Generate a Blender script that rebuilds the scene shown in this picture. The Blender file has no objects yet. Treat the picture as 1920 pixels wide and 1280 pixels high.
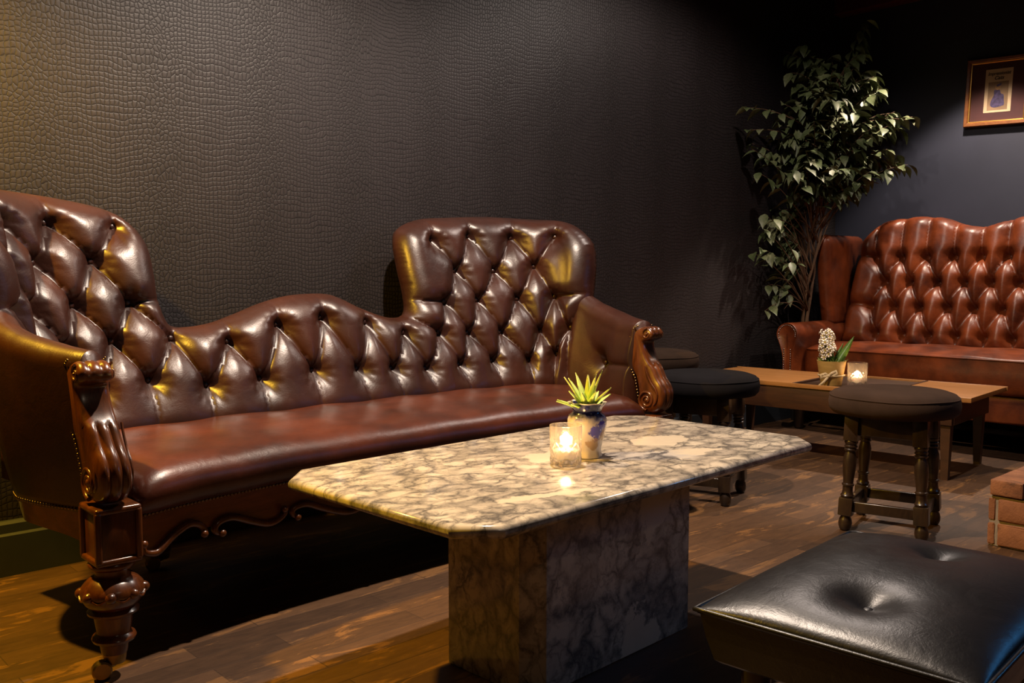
import bpy, bmesh, math, random
import numpy as np
from mathutils import Vector, Matrix
from mathutils.geometry import delaunay_2d_cdt
random.seed(7); RNG = np.random.default_rng(7)
scene = bpy.context.scene
COL = scene.collection
PI = math.pi

# ------------------------------------------------------------------ helpers
def tag(o, label=None, cat=None, group=None, kind=None):
    if label: o['label'] = label
    if cat: o['category'] = cat
    if group: o['group'] = group
    if kind: o['kind'] = kind
    return o

def empty(name, loc, label, cat, group=None, rz=0.0):
    o = bpy.data.objects.new(name, None)
    o.empty_display_size = 0.1
    COL.objects.link(o)
    o.location = loc
    o.rotation_euler = (0, 0, rz)
    tag(o, label, cat, group)
    return o

class MB:
    """collects vertices and faces of ONE mesh"""
    def __init__(s): s.v = []; s.f = []; s.m = []
    def add(s, V, F, mi=0):
        b = len(s.v)
        s.v.extend([tuple(map(float, p)) for p in V])
        s.f.extend([tuple(int(i) + b for i in f) for f in F])
        s.m.extend([mi] * len(F))
        return s
    def box(s, c, d, M=None, bev=0.0, seg=2, mi=0):
        bm = bmesh.new()
        bmesh.ops.create_cube(bm, size=1.0)
        for v in bm.verts: v.co = Vector((v.co.x * d[0], v.co.y * d[1], v.co.z * d[2]))
        if bev > 0:
            bmesh.ops.bevel(bm, geom=bm.edges[:], offset=bev, segments=seg, profile=0.6, affect='EDGES')
        T = Matrix.Translation(c) @ (M if M is not None else Matrix.Identity(4))
        bm.verts.index_update()
        s.add([T @ v.co for v in bm.verts], [[v.index for v in f.verts] for f in bm.faces], mi)
        bm.free(); return s
    def lathe(s, prof, c=(0, 0, 0), seg=32, M=None, mod=None, closed=True, mi=0):
        V = []; F = []
        n = len(prof)
        for i, (r, z) in enumerate(prof):
            for k in range(seg):
                a = 2 * PI * k / seg
                rr = r * (mod(a, i, z) if mod else 1.0)
                p = Vector((rr * math.cos(a), rr * math.sin(a), z))
                if M is not None: p = M @ p
                V.append((p.x + c[0], p.y + c[1], p.z + c[2]))
        for i in range(n - 1):
            for k in range(seg):
                k2 = (k + 1) % seg
                F.append((i * seg + k, i * seg + k2, (i + 1) * seg + k2, (i + 1) * seg + k))
        if closed:
            F.append(tuple(range(seg))[::-1]); F.append(tuple((n - 1) * seg + k for k in range(seg)))
        return s.add(V, F, mi)
    def tube(s, pts, rad, seg=10, mi=0, flat=None):
        P = [Vector(p) for p in pts]; n = len(P)
        R = rad if hasattr(rad, '__len__') else [rad] * n
        V = []; F = []; up = None
        for i in range(n):
            t = (P[min(i + 1, n - 1)] - P[max(i - 1, 0)])
            if t.length < 1e-9: t = Vector((0, 0, 1))
            t.normalize()
            if up is None:
                up = Vector((0, 0, 1)) if abs(t.z) < 0.9 else Vector((1, 0, 0))
            a = up - t * up.dot(t)
            if a.length < 1e-6: a = t.orthogonal()
            a.normalize(); up = a; b = t.cross(a)
            for k in range(seg):
                w = 2 * PI * k / seg
                q = P[i] + (a * math.cos(w) + b * math.sin(w)) * R[i]
                V.append(q)
        for i in range(n - 1):
            for k in range(seg):
                k2 = (k + 1) % seg
                F.append((i * seg + k, i * seg + k2, (i + 1) * seg + k2, (i + 1) * seg + k))
        F.append(tuple(range(seg))[::-1]); F.append(tuple((n - 1) * seg + k for k in range(seg)))
        return s.add(V, F, mi)
    def dome(s, c, nrm, r, hgt, seg=8, rings=3, mi=0):
        nrm = Vector(nrm).normalized(); a = nrm.orthogonal().normalized(); b = nrm.cross(a); c = Vector(c)
        V = []; F = []
        for i in range(rings):
            th = (PI / 2) * i / rings
            for k in range(seg):
                w = 2 * PI * k / seg
                V.append(c + (a * math.cos(w) + b * math.sin(w)) * r * math.cos(th) + nrm * hgt * math.sin(th))
        V.append(c + nrm * hgt)
        for i in range(rings - 1):
            for k in range(seg):
                k2 = (k + 1) % seg
                F.append((i * seg + k, i * seg + k2, (i + 1) * seg + k2, (i + 1) * seg + k))
        for k in range(seg):
            F.append(((rings - 1) * seg + k, (rings - 1) * seg + (k + 1) % seg, rings * seg))
        F.append(tuple(range(seg))[::-1])
        return s.add(V, F, mi)
    def prism(s, poly, x0, x1, axis='x', mi=0):
        """extrude a 2D polygon along an axis"""
        n = len(poly)
        def P(a, b, t):
            return {'x': (t, a, b), 'y': (a, t, b), 'z': (a, b, t)}[axis]
        V = [P(a, b, x0) for a, b in poly] + [P(a, b, x1) for a, b in poly]
        F = [tuple(range(n))[::-1], tuple(range(n, 2 * n))]
        for i in range(n):
            j = (i + 1) % n
            F.append((i, j, n + j, n + i))
        return s.add(V, F, mi)
    def build(s, name, mats, parent=None, world=True, smooth=True, angle=None):
        if not isinstance(mats, (list, tuple)): mats = [mats]
        off = Vector((0, 0, 0))
        if parent is not None and world:
            r = parent
            while r.parent: r = r.parent
            off = r.location
        me = bpy.data.meshes.new(name)
        me.from_pydata([(p[0] - off[0], p[1] - off[1], p[2] - off[2]) for p in s.v], [], s.f)
        for m in mats: me.materials.append(m)
        if len(mats) > 1:
            me.polygons.foreach_set('material_index', s.m)
        bm = bmesh.new(); bm.from_mesh(me)
        bmesh.ops.recalc_face_normals(bm, faces=bm.faces)
        bm.to_mesh(me); bm.free()
        if smooth:
            me.polygons.foreach_set('use_smooth', [True] * len(me.polygons))
            if angle is not None:
                try: me.set_sharp_from_angle(angle=math.radians(angle))
                except Exception: pass
        me.update()
        o = bpy.data.objects.new(name, me)
        COL.objects.link(o)
        if parent is not None: o.parent = parent
        return o

def rot(ax, deg): return Matrix.Rotation(math.radians(deg), 4, ax)

# ------------------------------------------------------------------ materials
class NT:
    def __init__(s, name):
        s.mat = bpy.data.materials.new(name); s.mat.use_nodes = True
        s.nt = s.mat.node_tree; s.n = s.nt.nodes; s.l = s.nt.links
        s.b = s.n.get('Principled BSDF'); s.out = s.n.get('Material Output')
    def node(s, t, **kw):
        x = s.n.new(t)
        for k, v in kw.items():
            if hasattr(x, k) and k not in x.inputs: setattr(x, k, v)
            else: x.inputs[k].default_value = v
        return x
    def link(s, a, b): s.l.new(a, b)
    def coord(s, kind='Object', scale=(1, 1, 1), rotz=(0, 0, 0)):
        t = s.n.new('ShaderNodeTexCoord'); m = s.n.new('ShaderNodeMapping')
        m.inputs['Scale'].default_value = scale; m.inputs['Rotation'].default_value = rotz
        s.link(t.outputs[kind], m.inputs['Vector']); return m.outputs['Vector']
    def noise(s, vec, scale, detail=4, rough=0.55, dist=0.0):
        x = s.n.new('ShaderNodeTexNoise')
        x.inputs['Scale'].default_value = scale; x.inputs['Detail'].default_value = detail
        x.inputs['Roughness'].default_value = rough; x.inputs['Distortion'].default_value = dist
        s.link(vec, x.inputs['Vector']); return x
    def ramp(s, fac, stops):
        r = s.n.new('ShaderNodeValToRGB'); e = r.color_ramp.elements
        while len(e) < len(stops): e.new(0.5)
        for i, (p, c) in enumerate(stops):
            e[i].position = p; e[i].color = (c[0], c[1], c[2], 1) if hasattr(c, '__len__') else (c, c, c, 1)
        s.link(fac, r.inputs['Fac']); return r.outputs['Color']
    def mix(s, fac, a, b, mode='MIX'):
        m = s.n.new('ShaderNodeMix'); m.data_type = 'RGBA'; m.blend_type = mode
        for sock, v in ((m.inputs[0], fac), (m.inputs[6], a), (m.inputs[7], b)):
            if isinstance(v, (int, float)): sock.default_value = v
            elif isinstance(v, tuple): sock.default_value = (v[0], v[1], v[2], 1)
            else: s.link(v, sock)
        return m.outputs[2]
    def math(s, op, a, b=0.0, c=None):
        m = s.n.new('ShaderNodeMath'); m.operation = op
        for i, v in enumerate((a, b, c)):
            if v is None: continue
            if isinstance(v, (int, float)): m.inputs[i].default_value = v
            else: s.link(v, m.inputs[i])
        return m.outputs[0]
    def bump(s, h, strength=0.2, dist=0.01, prev=None):
        b = s.n.new('ShaderNodeBump'); b.inputs['Strength'].default_value = strength
        b.inputs['Distance'].default_value = dist; s.link(h, b.inputs['Height'])
        if prev is not None: s.link(prev, b.inputs['Normal'])
        return b.outputs['Normal']
    def set(s, **kw):
        for k, v in kw.items():
            k = k.replace('_', ' ')
            if isinstance(v, (int, float)): s.b.inputs[k].default_value = v
            elif isinstance(v, tuple): s.b.inputs[k].default_value = (v[0], v[1], v[2], 1)
            else: s.link(v, s.b.inputs[k])
        return s.mat

def leather(name, c1, c2, rough=0.34, spec=0.5, grain=260, coat=0.0, patch=5.0):
    m = NT(name); v = m.coord()
    n = m.noise(v, patch, 5, 0.6)
    col = m.ramp(n.outputs['Fac'], [(0.32, c1), (0.68, c2)])
    g = m.noise(v, grain, 3, 0.6); w = m.noise(v, 26, 6, 0.65, 0.6)
    b = m.bump(g.outputs['Fac'], 0.10, 0.002)
    b = m.bump(w.outputs['Fac'], 0.16, 0.006, b)
    r = m.math('ADD', m.math('MULTIPLY', w.outputs['Fac'], 0.16), rough - 0.08)
    m.set(Base_Color=col, Roughness=r, Normal=b, Coat_Weight=coat, Coat_Roughness=0.25)
    m.b.inputs['Specular IOR Level'].default_value = spec
    return m.mat

def wood(name, c1, c2, scale=(1, 1, 1), rough=0.3, grain=1.0, coat=0.3, bump=0.05):
    m = NT(name); v = m.coord(scale=scale)
    n = m.noise(v, 6 * grain, 6, 0.6, 1.2); f = m.noise(v, 60 * grain, 4, 0.7, 0.4)
    k = m.math('ADD', m.math('MULTIPLY', n.outputs['Fac'], 0.7), m.math('MULTIPLY', f.outputs['Fac'], 0.3))
    col = m.ramp(k, [(0.34, c1), (0.64, c2)])
    b = m.bump(f.outputs['Fac'], bump, 0.003)
    m.set(Base_Color=col, Roughness=rough, Normal=b, Coat_Weight=coat, Coat_Roughness=0.18)
    return m.mat

def plain(name, col, rough=0.5, metal=0.0, var=0.12, scale=20, spec=0.5):
    m = NT(name); v = m.coord(); n = m.noise(v, scale, 4)
    a = tuple(x * (1 - var) for x in col); b = tuple(x * (1 + var) for x in col)
    m.set(Base_Color=m.ramp(n.outputs['Fac'], [(0.3, a), (0.7, b)]), Roughness=rough, Metallic=metal)
    m.b.inputs['Specular IOR Level'].default_value = spec
    return m.mat

M = {}
M['leather_brown'] = leather('brown_leather', (0.017, 0.0044, 0.0024), (0.040, 0.0105, 0.0052), 0.37, 0.60, coat=0.0)
M['leather_seat'] = leather('worn_brown_leather', (0.026, 0.0062, 0.0030), (0.078, 0.0185, 0.0078), 0.34, 0.46, patch=5.5)
M['leather_red'] = leather('oxblood_leather', (0.054, 0.0100, 0.0032), (0.200, 0.042, 0.0095), 0.37, 0.55, patch=7)
M['leather_black'] = leather('black_leather', (0.0045, 0.0042, 0.0056), (0.0085, 0.0078, 0.0098), 0.35, 0.45, patch=4)
M['mahogany'] = wood('polished_mahogany', (0.032, 0.0080, 0.0020), (0.125, 0.034, 0.0070), (3, 3, 0.8), 0.28)
M['mahogany_rail'] = wood('mahogany_rail', (0.085, 0.021, 0.0050), (0.20, 0.056, 0.0125), (0.6, 3, 5), 0.33)
M['dark_oak'] = wood('dark_oak', (0.011, 0.0058, 0.0034), (0.032, 0.0165, 0.0080), (3, 3, 0.7), 0.34, 1.6)
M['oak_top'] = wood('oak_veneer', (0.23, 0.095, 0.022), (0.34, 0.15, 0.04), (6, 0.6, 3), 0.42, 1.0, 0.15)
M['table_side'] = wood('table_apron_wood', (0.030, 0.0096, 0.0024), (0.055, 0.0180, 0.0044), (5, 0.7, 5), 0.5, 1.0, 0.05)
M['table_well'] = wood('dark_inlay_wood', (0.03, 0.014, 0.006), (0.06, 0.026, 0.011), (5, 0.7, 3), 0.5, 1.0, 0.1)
M['brass'] = plain('aged_brass', (0.28, 0.19, 0.07), 0.34, 1.0, 0.2)
M['nail'] = plain('antique_nail', (0.20, 0.14, 0.075), 0.28, 1.0, 0.25)
M['nail_silver'] = plain('worn_nail', (0.45, 0.36, 0.32), 0.26, 1.0, 0.2)

def velvet(name, c):
    m = NT(name); v = m.coord(); n = m.noise(v, 9, 5, 0.6); f = m.noise(v, 500, 2)
    col = m.ramp(n.outputs['Fac'], [(0.3, tuple(x * 0.8 for x in c)), (0.7, tuple(x * 1.2 for x in c))])
    m.set(Base_Color=col, Roughness=0.95, Normal=m.bump(f.outputs['Fac'], 0.3, 0.002))
    m.b.inputs['Sheen Weight'].default_value = 0.12; m.b.inputs['Sheen Roughness'].default_value = 0.5
    m.b.inputs['Sheen Tint'].default_value = (c[0] * 8, c[1] * 8, c[2] * 8, 1)
    m.b.inputs['Specular IOR Level'].default_value = 0.15
    return m.mat
M['velvet_black'] = velvet('black_velvet', (0.0060, 0.0050, 0.0062))
M['velvet_umber'] = velvet('dark_umber_velvet', (0.0320, 0.0180, 0.0120))
M['velvet_brown'] = velvet('brown_velvet', (0.022, 0.012, 0.0075))

def croc():
    m = NT('crocodile_wallpaper')
    tc = m.n.new('ShaderNodeTexCoord'); sp = m.n.new('ShaderNodeSeparateXYZ'); m.link(tc.outputs['Object'], sp.inputs[0])
    X, Z = sp.outputs['X'], sp.outputs['Z']
    cx = m.n.new('ShaderNodeCombineXYZ'); m.link(X, cx.inputs[0]); m.link(Z, cx.inputs[1])
    nz = m.noise(cx.outputs[0], 5.5, 3, 0.5); nf = m.noise(cx.outputs[0], 26, 2, 0.5)
    off = m.math('MULTIPLY', m.math('SUBTRACT', nz.outputs['Fac'], 0.5), 0.085)
    off2 = m.math('MULTIPLY', m.math('SUBTRACT', nf.outputs['Fac'], 0.5), 0.010)
    zz = m.math('ADD', Z, m.math('ADD', off, off2))
    xx = m.math('ADD', X, m.math('MULTIPLY', off2, 1.3))
    # vertical bands: calm square scales alternate with fine irregular scales
    band = m.math('SINE', m.math('ADD', m.math('MULTIPLY', X, 2 * PI / 0.36), m.math('MULTIPLY', off, 30.0)))
    band = m.math('MULTIPLY', m.math('ADD', band, 1.0), 0.5)
    rnd = m.math('ADD', 0.10, m.math('MULTIPLY', m.math('POWER', band, 2.0), 0.70))
    cb = m.n.new('ShaderNodeCombineXYZ')
    m.link(m.math('MULTIPLY', xx, 74.0), cb.inputs[0]); m.link(m.math('MULTIPLY', zz, 62.0), cb.inputs[1])
    vo = m.n.new('ShaderNodeTexVoronoi'); vo.voronoi_dimensions = '2D'; vo.feature = 'DISTANCE_TO_EDGE'
    vo.inputs['Scale'].default_value = 1.0
    m.link(cb.outputs[0], vo.inputs['Vector']); m.link(rnd, vo.inputs['Randomness'])
    vc = m.n.new('ShaderNodeTexVoronoi'); vc.voronoi_dimensions = '2D'; vc.inputs['Scale'].default_value = 1.0
    m.link(cb.outputs[0], vc.inputs['Vector']); m.link(rnd, vc.inputs['Randomness'])
    d = vo.outputs['Distance']
    plate = m.ramp(d, [(0.0, 0.0), (0.13, 0.72), (0.35, 1.0)])
    tone = m.n.new('ShaderNodeSeparateColor'); m.link(vc.outputs['Color'], tone.inputs[0])
    base = m.mix(m.math('MULTIPLY', tone.outputs[0], 0.7), (0.0190, 0.0150, 0.0165), (0.0262, 0.0212, 0.0226))
    base = m.mix(m.math('MULTIPLY', m.math('POWER', band, 2.0), 0.45), base, (0.0135, 0.0105, 0.0108))
    col = m.mix(plate, (0.0042, 0.0032, 0.0032), base)
    bp = m.bump(plate, 0.30, 0.003)
    fine = m.noise(cx.outputs[0], 420, 2); bp = m.bump(fine.outputs['Fac'], 0.12, 0.002, bp)
    m.set(Base_Color=col, Roughness=0.52, Normal=bp)
    m.b.inputs['Specular IOR Level'].default_value = 0.35
    return m.mat
M['croc'] = croc()

def bluewall():
    m = NT('midnight_blue_paint'); v = m.coord(); n = m.noise(v, 3, 5); f = m.noise(v, 220, 3)
    m.set(Base_Color=m.ramp(n.outputs['Fac'], [(0.3, (0.0150, 0.0180, 0.0330)), (0.7, (0.0195, 0.0230, 0.0410))]),
          Roughness=0.6, Normal=m.bump(f.outputs['Fac'], 0.12, 0.002))
    return m.mat
M['blue'] = bluewall()
M['skirting'] = plain('slate_skirting_paint', (0.024, 0.029, 0.037), 0.42, 0, 0.12, 14)
M['ceiling'] = plain('dark_ceiling_paint', (0.020, 0.012, 0.011), 0.8)
M['red_beam'] = wood('red_stained_timber', (0.05, 0.006, 0.004), (0.09, 0.012, 0.007), (1, 1, 3), 0.5)

def floor_mat():
    m = NT('worn_plank_floor')
    tc = m.n.new('ShaderNodeTexCoord'); v = tc.outputs['Object']
    br = m.n.new('ShaderNodeTexBrick'); br.offset = 0.37; br.offset_frequency = 2
    br.inputs['Scale'].default_value = 1.0; br.inputs['Mortar Size'].default_value = 0.0016
    br.inputs['Mortar Smooth'].default_value = 0.3
    br.inputs['Brick Width'].default_value = 0.52; br.inputs['Row Height'].default_value = 0.082
    br.inputs['Color1'].default_value = (0, 0, 0, 1); br.inputs['Color2'].default_value = (1, 1, 1, 1)
    br.inputs['Mortar'].default_value = (0.5, 0.5, 0.5, 1)
    m.link(v, br.inputs['Vector'])
    mp = m.n.new('ShaderNodeMapping'); mp.inputs['Scale'].default_value = (0.9, 3.6, 1); m.link(v, mp.inputs['Vector'])
    g = m.noise(mp.outputs[0], 14, 7, 0.65, 0.5)
    g2 = m.noise(mp.outputs[0], 75, 4, 0.7, 0.3)
    w = m.noise(mp.outputs[0], 4.2, 6, 0.62, 0.9)
    tone = m.n.new('ShaderNodeSeparateColor'); m.link(br.outputs['Color'], tone.inputs[0])
    k = m.math('ADD', m.math('MULTIPLY', g.outputs['Fac'], 0.65), m.math('MULTIPLY', tone.outputs[0], 0.35))
    col = m.ramp(k, [(0.25, (0.040, 0.0195, 0.0090)), (0.55, (0.078, 0.0385, 0.0175)), (0.8, (0.114, 0.058, 0.0265))])
    ww = m.math('ADD', w.outputs['Fac'], m.math('MULTIPLY', m.math('SUBTRACT', tone.outputs[0], 0.5), 0.09))
    ww = m.math('ADD', ww, m.math('MULTIPLY', m.math('SUBTRACT', g2.outputs['Fac'], 0.5), 0.16))
    worn = m.ramp(ww, [(0.575, 0.0), (0.63, 1.0)])
    col = m.mix(m.math('MULTIPLY', worn, 0.62), col, (0.23, 0.110, 0.036))
    col = m.mix(m.math('MULTIPLY', br.outputs['Fac'], 0.55), col, (0.02, 0.011, 0.006))
    h = m.math('SUBTRACT', m.math('MULTIPLY', g2.outputs['Fac'], 0.5), br.outputs['Fac'])
    m.set(Base_Color=col, Roughness=0.52, Normal=m.bump(h, 0.25, 0.003))
    m.b.inputs['Specular IOR Level'].default_value = 0.4
    return m.mat
M['floor'] = floor_mat()

def marble(name, rough):
    m = NT(name); v = m.coord()
    d1 = m.noise(v, 9, 5, 0.65); d2 = m.noise(v, 34, 3, 0.6)
    dv = m.n.new('ShaderNodeVectorMath'); dv.operation = 'MULTIPLY_ADD'
    m.link(d1.outputs['Color'], dv.inputs[0]); dv.inputs[1].default_value = (0.085, 0.085, 0.085); m.link(v, dv.inputs[2])
    dw = m.n.new('ShaderNodeVectorMath'); dw.operation = 'MULTIPLY_ADD'
    m.link(d2.outputs['Color'], dw.inputs[0]); dw.inputs[1].default_value = (0.022, 0.022, 0.022); m.link(dv.outputs[0], dw.inputs[2])
    mp = m.n.new('ShaderNodeMapping'); mp.inputs['Scale'].default_value = (0.8, 1.5, 0.75)
    mp.inputs['Rotation'].default_value = (0.25, 0.35, 0.35); m.link(dw.outputs[0], mp.inputs['Vector'])
    def edge(sc):
        e = m.n.new('ShaderNodeTexVoronoi'); e.feature = 'DISTANCE_TO_EDGE'; e.inputs['Scale'].default_value = sc
        m.link(mp.outputs[0], e.inputs['Vector']); return e.outputs['Distance']
    def cell(sc):
        e = m.n.new('ShaderNodeTexVoronoi'); e.inputs['Scale'].default_value = sc
        m.link(mp.outputs[0], e.inputs['Vector'])
        q = m.n.new('ShaderNodeSeparateColor'); m.link(e.outputs['Color'], q.inputs[0]); return q.outputs[0]
    sm = m.noise(v, 45, 5, 0.65); big = m.noise(v, 5.0, 4, 0.6); mid = m.noise(dv.outputs[0], 16, 5, 0.65)
    base = m.ramp(cell(18), [(0.0, (0.42, 0.37, 0.32)), (0.5, (0.56, 0.49, 0.41)), (1.0, (0.64, 0.565, 0.47))])
    base = m.mix(m.math('MULTIPLY', sm.outputs['Fac'], 0.35), base, (0.48, 0.425, 0.37))
    b2 = m.ramp(big.outputs['Fac'], [(0.33, 0.0), (0.62, 1.0)])
    width = m.math('ADD', 0.05, m.math('MULTIPLY', b2, 0.42))
    v1 = m.math('SUBTRACT', 1.0, m.math('MINIMUM', m.math('DIVIDE', edge(18), width), 1.0))
    v2 = m.math('SUBTRACT', 1.0, m.math('MINIMUM', m.math('DIVIDE', edge(42), 0.30), 1.0))
    v2 = m.math('MULTIPLY', v2, m.ramp(mid.outputs['Fac'], [(0.48, 0.0), (0.62, 0.9)]))
    v3 = m.math('SUBTRACT', 1.0, m.math('MINIMUM', m.math('DIVIDE', edge(13), 0.045), 1.0))
    grey = m.math('MAXIMUM', m.math('MULTIPLY', v1, m.ramp(mid.outputs['Fac'], [(0.34, 0.25), (0.55, 1.0)])), v2)
    grey = m.math('MAXIMUM', grey, m.math('MULTIPLY', v3, 0.5))
    cloud = m.math('MULTIPLY', m.ramp(mid.outputs['Fac'], [(0.52, 0.0), (0.72, 1.0)]), m.math('MULTIPLY', b2, 0.55))
    grey = m.math('MAXIMUM', grey, cloud)
    bc = m.ramp(cell(7.5), [(0.83, 0.0), (0.85, 1.0)]); be = m.ramp(edge(7.5), [(0.05, 0.0), (0.09, 1.0)])
    pale = m.math('MULTIPLY', bc, be)
    grey = m.math('MULTIPLY', grey, m.math('SUBTRACT', 1.0, m.math('MULTIPLY', pale, 0.94)))
    col = m.mix(m.math('MULTIPLY', pale, 0.85), base, (0.62, 0.535, 0.43))
    col = m.mix(m.math('MULTIPLY', grey, 0.95), col, (0.084, 0.077, 0.076))
    m.set(Base_Color=col, Roughness=rough)
    m.b.inputs['Specular IOR Level'].default_value = 0.45
    return m.mat
M['marble'] = marble('breccia_marble', 0.14)

def brick_mat():
    m = NT('red_clay_brick'); v = m.coord(); n = m.noise(v, 14, 5); f = m.noise(v, 150, 4, 0.7); st = m.noise(v, 9, 6, 0.7, 0.6)
    col = m.ramp(n.outputs['Fac'], [(0.3, (0.15, 0.054, 0.022)), (0.7, (0.29, 0.115, 0.046))])
    col = m.mix(m.ramp(st.outputs['Fac'], [(0.60, 0.0), (0.66, 0.75)]), col, (0.07, 0.03, 0.014))
    h = m.math('ADD', m.math('MULTIPLY', f.outputs['Fac'], 0.6), n.outputs['Fac'])
    m.set(Base_Color=col, Roughness=0.85, Normal=m.bump(h, 0.5, 0.006)); return m.mat
M['brick'] = brick_mat()
M['mortar'] = plain('grey_mortar', (0.22, 0.18, 0.14), 0.9, 0, 0.2, 60)

# ------------------------------------------------------------------ 2D tools
def catmull(pts, sub=6, closed=False):
    P = [np.array(p, float) for p in pts]; n = len(P); out = []
    rng = range(n) if closed else range(n - 1)
    for i in rng:
        p1, p2 = P[i], P[(i + 1) % n]
        p0 = P[i - 1] if (closed or i > 0) else 2 * p1 - p2
        p3 = P[(i + 2) % n] if (closed or i + 2 < n) else 2 * p2 - p1
        for t in np.linspace(0, 1, sub, endpoint=False):
            out.append(.5 * ((2 * p1) + (-p0 + p2) * t + (2 * p0 - 5 * p1 + 4 * p2 - p3) * t * t + (-p0 + 3 * p1 - 3 * p2 + p3) * t ** 3))
    if not closed: out.append(P[-1])
    return np.array(out)

def resample(P, step, closed=True):
    Q = np.vstack([P, P[:1]]) if closed else P
    L = np.r_[0, np.cumsum(np.hypot(*np.diff(Q, axis=0).T))]
    n = max(4, int(round(L[-1] / step)))
    t = np.linspace(0, L[-1], n + (0 if closed else 1), endpoint=not closed)
    return np.c_[np.interp(t, L, Q[:, 0]), np.interp(t, L, Q[:, 1])]

def segdist(P, a, b):
    a = np.asarray(a, float); b = np.asarray(b, float); d = b - a
    L2 = max(d @ d, 1e-12)
    t = np.clip(((P - a) @ d) / L2, 0, 1)
    q = P - (a + t[:, None] * d)
    return np.hypot(q[:, 0], q[:, 1]), t

def inside(P, poly):
    x, y = P[:, 0], P[:, 1]; r = np.zeros(len(P), bool)
    n = len(poly); j = n - 1
    for i in range(n):
        xi, yi = poly[i]; xj, yj = poly[j]
        c = ((yi > y) != (yj > y)) & (x < (xj - xi) * (y - yi) / (yj - yi + 1e-15) + xi)
        r ^= c; j = i
    return r

class Tuft:
    """deep buttoned leather: h(p) over an outline with buttons and pleats"""
    def __init__(s, outline, buttons, pleats, wrk=0.0016, step=0.0075, base=0.060, amp=0.021, w=0.062, r=0.080,
                 dimple=0.036, dr=0.034, groove=0.0065, rear=0.055, rear_r=0.05):
        s.ol = resample(np.array(outline, float), step * 1.1); s.bt = np.array(buttons, float); s.pl = pleats
        s.step = step; s.wrk = wrk; s.p = (base, amp, w, r, dimple, dr, groove); s.rear = (rear, rear_r)
        s.ph = RNG.uniform(0, 6.28, len(s.bt)); s.nw = RNG.integers(7, 12, len(s.bt))
    def h(s, P, want_E=False):
        base, amp, w, r, dim, dr, gr = s.p
        do = np.full(len(P), 9.0); n = len(s.ol)
        for i in range(n):
            d, _ = segdist(P, s.ol[i], s.ol[(i + 1) % n]); do = np.minimum(do, d)
        t = np.clip(do / r, 0, 1); E = np.sqrt(np.clip(1 - (1 - t) ** 2, 0, 1))
        m = np.ones(len(P)); g = np.zeros(len(P))
        for pp in s.pl:
            a, b = pp[0], pp[1]; wt = pp[2] if len(pp) > 2 else 1.0
            d, tt = segdist(P, a, b)
            u = np.clip(d / w, 0, 1); f = 1 - wt * (1 - u) ** 2.2
            m = np.minimum(m, f) * 0.75 + 0.25 * m * f
            g = np.maximum(g, (.35 + .65 * wt) * np.exp(-(d / 0.0042) ** 2))
        q = np.zeros(len(P)); wr = np.zeros(len(P))
        for i, b in enumerate(s.bt):
            dx, dy = P[:, 0] - b[0], P[:, 1] - b[1]; d = np.hypot(dx, dy)
            k = np.where(dy > 0, 1.0 + .55 * dy / (d + 1e-6), 1.0 + .28 * dy / (d + 1e-6))
            q = np.maximum(q, np.exp(-(d * k / dr) ** 1.45))
            th = np.arctan2(dy, dx)
            wr += np.sin(s.nw[i] * th + s.ph[i] + 1.5 * np.sin(2 * th)) * np.exp(-((d - 0.036) / 0.020) ** 2) * np.exp(-np.maximum(0, -dy - .03) * 4)
        h = E * (base + amp * m) - dim * q * np.minimum(1, E * 1.1) - gr * g * E + s.wrk * wr * E
        if want_E: return h, do
        return h
    def mesh(s, fn):
        ol = s.ol; st = s.step
        lo = ol.min(0); hi = ol.max(0)
        gx, gy = np.meshgrid(np.arange(lo[0], hi[0], st), np.arange(lo[1], hi[1], st))
        G = np.c_[gx.ravel(), gy.ravel()]; G[:, 0] += (np.round((G[:, 1] - lo[1]) / st) % 2) * st * .5
        G = G[inside(G, ol)]
        do = np.full(len(G), 9.0)
        for i in range(len(ol)):
            d, _ = segdist(G, ol[i], ol[(i + 1) % len(ol)]); do = np.minimum(do, d)
        G = G[do > st * .6]
        C = []
        for pp in s.pl:
            a, b = pp[0], pp[1]
            a = np.array(a); b = np.array(b); n = max(2, int(np.hypot(*(b - a)) / (st * .8)))
            C += [a + (b - a) * t for t in np.linspace(0, 1, n)]
        if C:
            C = np.array(C); C = C[inside(C, ol)]
            keep = []; cell = {}
            for p in C:
                k = (int(p[0] / (st * .6)), int(p[1] / (st * .6)))
                if k in cell: continue
                cell[k] = 1; keep.append(p)
            C = np.array(keep)
            dmin = np.full(len(C), 9.0)
            for i in range(len(ol)):
                d, _ = segdist(C, ol[i], ol[(i + 1) % len(ol)]); dmin = np.minimum(dmin, d)
            C = C[dmin > st * .5]
            bad = np.zeros(len(G), bool)
            for i in range(0, len(C), 200):
                d = np.hypot(G[:, None, 0] - C[None, i:i + 200, 0], G[:, None, 1] - C[None, i:i + 200, 1])
                bad |= (d.min(1) < st * .55)
            G = np.vstack([G[~bad], C])
        A = np.vstack([ol, G]); n = len(ol)
        r = delaunay_2d_cdt([Vector(p) for p in A], [], [list(range(n))], 1, 1e-7)
        V2 = np.array([[v.x, v.y] for v in r[0]]); F = [tuple(f) for f in r[2]]
        h, do = s.h(V2, True)
        bd = do < 1e-5
        h[bd] = 0
        front = fn(V2[:, 0], V2[:, 1], h)
        t = np.clip(do / s.rear[1], 0, 1); hb = -s.rear[0] * np.sqrt(np.clip(1 - (1 - t) ** 2, 0, 1))
        idx = np.arange(len(V2)); nb = (~bd).sum()
        idx[~bd] = len(V2) + np.arange(nb)
        back = fn(V2[~bd, 0], V2[~bd, 1], hb[~bd])
        mb = MB(); mb.add(np.vstack([front, back]), F + [tuple(idx[list(f)][::-1]) for f in F])
        return mb

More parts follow.
